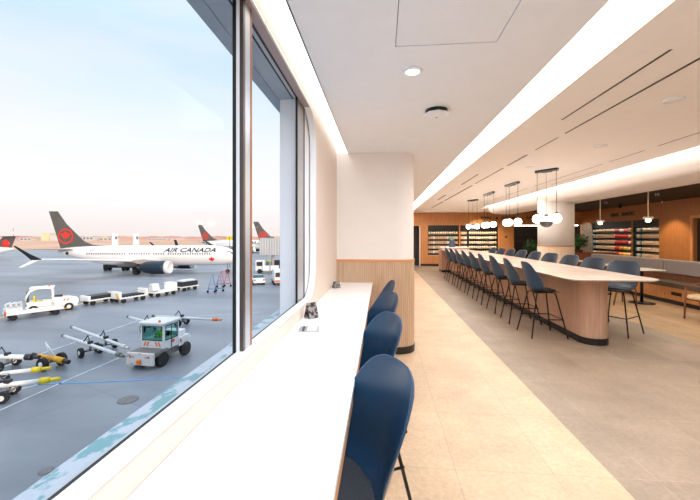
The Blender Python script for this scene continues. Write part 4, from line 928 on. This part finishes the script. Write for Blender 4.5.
q = MB(); q.tube([ax-nn*.45, ax+nn*.45], .05, 6); q.tube([ax, mm], .07, 6); q.build('axle', M['vgrey'], t)
for s in (-1, 1): q = MB(); q.cyl(ax+nn*(s*.48-.1), ax+nn*(s*.48+.1), .34, 18, m=M['tyre']); q.cyl(ax+nn*(s*.48-.12), ax+nn*(s*.48+.12), .15, 12, m=M['vwhite']); q.build('wheel', None, t)
q = MB(); q.tube([mm, mm-dd*.5+Vector((0, 0, .8))], .04, 6); q.tube([mm-dd*.5+Vector((0, 0, .8)), mm+dd*.25+Vector((0, 0, .1))], .035, 6); q.build('handle', M['vwhite'], t)
# access stands
def stand(name, u, v, hgt, m, lab):
    t = empty(name, gp(u, v), hd(1, 0), lab, 'ladder')
    for s in (-1, 1): 
        q = MB(); q.tube([(s*.45-.35, -.5, .15), (s*.45, -.1, hgt), (s*.45+.05, .1, hgt), (s*.45+.35, .5, .15)], .035, 6)
        for z in (.5, .95, 1.4): f = z/hgt; q.tube([(s*.45-.35*(1-f), -.5+.4*f, z), (s*.45+.35*(1-f), .5-.4*f, z)], .025, 5)
        q.build('side_frame', m, t)
    q = MB(); q.tube([(-.45, 0, hgt), (.45, 0, hgt)], .035, 6); q.tube([(-.7, -.4, .4), (.3, -.4, .4)], .03, 5); q.tube([(-.3, .4, .4), (.7, .4, .4)], .03, 5); q.build('cross_bar', m, t)
    for x, y in ((-.8, -.5), (-.1, .5), (.1, -.5), (.8, .5)): q = MB(); q.cyl((x, y-.06, .14), (x, y+.06, .14), .14, 12); q.build('wheel', M['tyre'], t)
stand('access_stand', 215.5, 292, 2.2, M['vblue'], 'blue tubular wheeled stand on the apron left of the mullion')
stand('access_stand', 224, 287, 2.2, M['vred'], 'red tubular wheeled stand just behind the blue one')
# equipment under the airliner
t = empty('belt_loader', gp(124, 270.6), hd(1, -.02), 'low dark belt loader parked behind the airliner belly', 'loader')
q = MB(); q.box(-4.0, 4.0, -.6, .6, .6, 1.3, .05); q.build('body', M['vdark'], t)
for x in (-3.4, .4, 2.6):
    for y in (-.6, .6): wheel('wheel', t, x, y, .45, .3, False)
# right hand pane
def road(name, u, v, hdg, L, W, Hh, lab, cat, kind):
    t = empty(name, gp(u, v), hdg, lab, cat)
    if kind == 'car':
        q = MB(); q.loft([[(x, y, z) for y, z in ((-W/2, .3), (-W/2, zt*.75), (-W/2*.85, zt), (W/2*.85, zt), (W/2, zt*.75), (W/2, .3))] for x, zt in ((-L/2, .85), (-L/2+.2, 1.0), (L/2-1, 1.0), (L/2-.1, .85), (L/2, .6))]); q.build('body', M['pwhite'], t)
        q = MB(); q.loft([[(x, y, z) for y, z in ((-w, .95), (-w*.8, zt), (w*.8, zt), (w, .95))] for x, zt, w in ((-L/2+.5, 1.0, .8), (-L/2+1.2, Hh, .78), (L/2-2.2, Hh, .78), (L/2-1.1, 1.0, .8))]); q.build('cabin_glass', M['vglass'], t)
        q = MB(); q.box(-L/2+1.3, L/2-2.3, -.62, .62, Hh-.03, Hh+.03, .01); q.build('roof', M['pwhite'], t)
        q = MB(); q.box(-L/2-.02, -L/2+.05, -.8, -.5, .65, .85); q.box(-L/2-.02, -L/2+.05, .5, .8, .65, .85); q.build('tail_lamps', M['vred'], t)
    elif kind == 'van':
        q = MB(); q.box(-L/2, L/2-.6, -W/2, W/2, .35, Hh, .12); q.box(L/2-.8, L/2, -W/2, W/2, .35, Hh*.5, .1); q.build('body', M['pwhite'], t)
        q = MB(); q.box(-L/2-.02, -L/2+.05, -W/2+.15, W/2-.15, Hh*.55, Hh*.85); q.build('rear_glass', M['vdark'], t)
        q = MB(); q.box(-L/2-.03, -L/2+.05, -W/2+.05, W/2-.05, .5, .75); q.build('orange_band', M['vorange'], t)
    else:
        q = MB(); q.box(-L/2, -L/2+1.6, -W/2, W/2, .5, Hh, .1); q.build('cab', M['pwhite'], t)
        q = MB(); q.box(-L/2+1.6, L/2, -W/2, W/2, .5, 1.4, .08); q.build('hood', M['pwhite'], t)
        q = MB(); q.box(-L/2+.2, -L/2+1.3, -W/2-.03, -W/2+.02, 1.45, Hh-.25); q.build('side_window', M['vdark'], t)
    for x in (-L/2+.8, L/2-.8):
        for y in (-W/2+.08, W/2-.08): wheel('wheel', t, x, y, .34 if kind != 'truck' else .45, .24, kind == 'car')
road('service_truck', 267.5, 273, hd(1, .1), 4.3, 1.9, 2.5, 'white service truck under the jet bridge in the narrow pane', 'truck', 'truck')
road('white_car', 258, 283.5, hd(-.35, .94), 3.8, 1.7, 1.4, 'white car seen from behind at the left of the narrow pane', 'car', 'car')
road('white_van', 279, 283.5, hd(-.3, .95), 4.2, 1.8, 2.2, 'white van seen from behind at the right of the narrow pane', 'van', 'van')
p = vw(-14.5, 77, GZ); t = empty('jet_bridge', p, YAW, 'grey boxy jet bridge raised over dark equipment in the narrow pane', 'jet bridge')
q = MB(); q.box(-4.5, 9.5, -1.4, 1.4, 3.1, 6.8, .1); q.build('tunnel', M['bridge'], t)
q = MB()
for k in range(26): q.box(-4.4+.54*k, -4.3+.54*k, -1.45, -1.4, 3.2, 6.7)
q.build('ribs', M['vwhite'], t)
q = MB(); q.tube([(-2, 0, 0), (-2, 0, 3.2)], .3, 10); q.tube([(6, 0, 0), (6, 0, 3.2)], .3, 10); q.build('support_leg', M['bridge'], t)
for k, (x, mk) in enumerate([(-3.4, 'vgrey'), (-1.7, 'vdark'), (0.2, 'vgrey'), (2.0, 'vdark'), (3.8, 'vgrey')]):
    tt = empty('equipment_cart', p+Matrix.Rotation(YAW, 3, 'Z') @ Vector((x, 3.6, 0)), YAW, ['dark cart with lime cover', 'dark cart', 'grey cart', 'black cart', 'grey cart at far right'][k]+' beneath the jet bridge in the narrow pane', 'cart', 'carts beneath the jet bridge')
    q = MB(); q.box(-.75, .75, -.5, .5, .4, 1.5+.3*(k % 2), .05); q.build('cart_body', M[mk], tt)
    for wx in (-.5, .5): q = MB(); q.cyl((wx, -.5, .25), (wx, .5, .25), .25, 10); q.build('wheel', M['tyre'], tt)
    if k == 0: q = MB(); q.box(-.6, .1, -.52, .4, 1.5, 1.9, .04); q.build('lime_cover', M['hivis'], tt)
p = vw((270-350)/FPX*66, 66, GZ); t = empty('apron_mast', p, 0, 'slim grey mast standing in front of the jet bridge', 'mast')
q = MB(); q.tube([(0, 0, 0), (0, 0, 7.0)], .11, 8); q.build('pole', M['bridge'], t)
q = MB(); q.box(-.7, .7, -.1, .1, 6.8, 7.1, .02); q.build('lamp_head', M['vgrey'], t)
p = vw((229.5-350)/FPX*84, 84, GZ); t = empty('gate_sign', p, YAW, 'yellow gate number board on a pole above the airliner nose', 'sign')
q = MB(); q.box(-.65, .65, -.05, .05, 6.2, 7.15, .02); q.build('board', M['vlemon'], t)
q = MB(); q.tube([(0, .1, 0), (0, .1, 6.3)], .07, 6); q.build('pole', M['vgrey'], t)
text_fit('number', '5', .3, .5, M['pblack'], t, (0, -.07, 6.68))
# ---- skyline
def bld(u0, u1, vt, d, m, lab, win=None, dep=18, vb=None):
    x0, x1 = (u0-350)/FPX*d, (u1-350)/FPX*d; w = x1-x0; hgt = (EYE-GZ)+(HOR-vt)/FPX*d
    t = empty('airport_building', vw((x0+x1)/2, d, GZ+.06), YAW, lab, 'building', 'low airport buildings on the horizon')
    q = MB(); q.box(-w/2, w/2, 0, dep, 0, hgt); q.box(-w/2-.5, w/2+.5, -.5, dep+.5, hgt, hgt+.5); q.build('wall', m, t)
    if win:
        n = max(3, int(w/5))
        for k in range(n): 
            x = -w/2+w*(k+.5)/n; q = MB(); q.box(x-w/n*.32, x+w/n*.32, -.15, .1, hgt*.35, hgt*.8); q.build('window', M['bldg_win'], t)
bld(41, 49, 233.5, 540, M['bldg_gold'], 'cream terminal block left of the big tail fin, taller of the pair')
bld(49.6, 58, 234.8, 535, M['bldg'], 'pale block joined to the right of the cream terminal block')
bld(20, 31, 238.2, 530, M['bldg'], 'low building with dark windows near the left tail', True)
bld(32, 40.3, 238.4, 545, M['bldg'], 'second low building with dark windows left of the cream block', True)
bld(79, 93, 236.6, 540, M['bldg'], 'low grey building with windows just right of the big tail fin', True)
bld(92, 99, 236.0, 560, M['bldg_gold'], 'small cream block right of the big tail fin')
bld(99, 112, 238.2, 550, M['bldg'], 'long low windowed building before the white wingtips', True)
bld(148, 166, 238.6, 600, M['bldg'], 'low hazy building above the airliner roof', True)
bld(-6, 3, 238.3, 520, M['bldg'], 'low building cut by the left edge of the window', True)
bld(170, 182, 238.9, 610, M['bldg'], 'very low pale shed on the horizon above the lettering')
t = empty('radio_mast', vw((13.3-350)/FPX*520, 520, GZ+.06), 0, 'thin red and white radio mast on the horizon at left', 'mast')
for k in range(5): q = MB(); q.tube([(0, 0, 4.6*k), (0, 0, 4.6*(k+1))], .5-.07*k, 8); q.build('mast_section', M['vred'] if k % 2 else M['pwhite'], t)
q = MB(); rn = random.Random(5)
pts = []; x = -900
while x < 300:
    pts.append((x, rn.uniform(5.2, 7.6))); x += rn.uniform(9, 22)
for (xa, ha), (xc, hc) in zip(pts, pts[1:]): q.loft([[vw(xa, 890, GZ+.1), vw(xa, 890, GZ+ha), vw(xa, 905, GZ+ha), vw(xa, 905, GZ+.1)], [vw(xc, 890, GZ+.1), vw(xc, 890, GZ+hc), vw(xc, 905, GZ+hc), vw(xc, 905, GZ+.1)]], smooth=False)
tag(q.build('tree_line', M['haze_trees']), 'hazy pink line of distant trees along the horizon', 'trees', kind='stuff')
# ================================================================ SKY, LAMPS, CAMERA
w = bpy.data.worlds.new('sky'); bpy.context.scene.world = w; w.use_nodes = True; N, L = w.node_tree.nodes, w.node_tree.links
bg = N['Background']; bg.inputs['Strength'].default_value = 1.0
tc = N.new('ShaderNodeTexCoord'); sp = N.new('ShaderNodeSeparateXYZ'); L.new(tc.outputs['Generated'], sp.inputs[0])
r = N.new('ShaderNodeValToRGB'); L.new(sp.outputs['Z'], r.inputs['Fac'])
e = r.color_ramp.elements; e[0].position = 0; e[0].color = (1.0, .87, .81, 1); e[1].position = .08; e[1].color = (1.08, 1.03, 1.01, 1)
for p_, c_ in ((.22, (1.0, 1.03, 1.06)), (.42, (.68, .87, 1.0)), (.58, (.8, 1.0, 1.15)), (.8, (1.5, 1.65, 1.9)), (1, (1.8, 1.95, 2.2))):
    k = e.new(p_); k.color = (*c_, 1)
mp = N.new('ShaderNodeMapping'); mp.inputs['Scale'].default_value = (1.2, 1.2, 5.5); L.new(tc.outputs['Generated'], mp.inputs['Vector'])
n = N.new('ShaderNodeTexNoise'); n.inputs['Scale'].default_value = 2.2; n.inputs['Detail'].default_value = 6; L.new(mp.outputs['Vector'], n.inputs['Vector'])
cr = N.new('ShaderNodeMapRange'); cr.inputs['From Min'].default_value = .45; cr.inputs['From Max'].default_value = .75; cr.inputs['To Max'].default_value = .5; L.new(n.outputs['Fac'], cr.inputs['Value'])
mx = N.new('ShaderNodeMix'); mx.data_type = 'RGBA'; L.new(cr.outputs[0], mx.inputs[0]); L.new(r.outputs['Color'], mx.inputs[6]); mx.inputs[7].default_value = (1.0, .97, .97, 1); L.new(mx.outputs[2], bg.inputs['Color'])
s = bpy.data.lights.new('sun', 'SUN'); s.energy = 2.6; s.angle = math.radians(2); s.color = (1, .78, .56)
so = bpy.data.objects.new('sun', s); C.objects.link(so); so.rotation_euler = Vector((-.62, .72, -.22)).to_track_quat('-Z', 'Y').to_euler()
def area(name, loc, sx, sy, e, col, rot=(0, 0, 0)):
    l = bpy.data.lights.new(name, 'AREA'); l.shape = 'RECTANGLE'; l.size = sx; l.size_y = sy; l.energy = e; l.color = col
    o = bpy.data.objects.new(name, l); C.objects.link(o); o.location = loc; o.rotation_euler = rot; return o
area('ceiling_fill', (3.2, 5.0, ZR-.03), 1.2, 10, LA, (1, .96, .91))  # unseen overhead fill, added for general illumination
area('ceiling_fill', (3.2, 13.5, ZR-.03), 1.2, 8, LA*.8, (1, .93, .85))  # far half of the added overhead fill, no fitting
area('lounge_fill', (8.0, 9.0, ZD-.05), 2.5, 10, LB, (1, .80, .58))  # added fill panel brightening the lounge, no fitting there
area('window_side_fill', (.4, 1.0, ZL-.10), .7, 5, LC, (.84, .92, 1))  # added cool fill, bounces off the counter to cool the ceiling
def spot(name, loc, e, ang, col, tgt):
    l = bpy.data.lights.new(name, 'SPOT'); l.energy = e; l.spot_size = math.radians(ang); l.spot_blend = .6; l.color = col; l.shadow_soft_size = .04
    o = bpy.data.objects.new(name, l); C.objects.link(o); o.location = loc; o.rotation_euler = (Vector(tgt)-Vector(loc)).to_track_quat('-Z', 'Y').to_euler()
spot('wall_washer', (9.4, 14.0, ZD-.2), 160, 70, (1, .72, .42), (XS, 14.0, 1.0))
spot('pier_washer', (5.0, 18.6, ZR-.1), 200, 80, (1, .75, .5), (5.4, YB, 1.2))
spot('recess_washer', (9.6, 20.6, 2.5), 60, 90, (1, .85, .68), (9.9, 21.0, 1.2))
spot('cladding_washer', (9.7, 19.2, 2.8), 60, 60, (1, .85, .68), (XS, 19.7, 1.6))
for y in (19.0,): area('far_wall_lamp', (4.2, y, ZR-.03), 4, .5, 90, (1, .78, .55), (math.radians(-25), 0, 0))
cam = bpy.data.cameras.new('camera'); co = bpy.data.objects.new('camera', cam); C.objects.link(co)
cam.sensor_width = 36; cam.lens = FPX/700*36; cam.shift_y = -14/700; cam.clip_end = 3000; cam.clip_start = .05
co.location = (0, 0, EYE); co.rotation_euler = (PI/2, 0, YAW); bpy.context.scene.camera = co
sc = bpy.context.scene; sc.view_settings.view_transform = 'Standard'; sc.view_settings.look = 'None'; sc.view_settings.gamma = 1; sc.view_settings.exposure = EXPO
sc.view_settings.use_curve_mapping = False
sc.cycles.max_bounces = 8; sc.cycles.diffuse_bounces = 6; sc.cycles.transparent_max_bounces = 12; sc.cycles.sample_clamp_indirect = 6
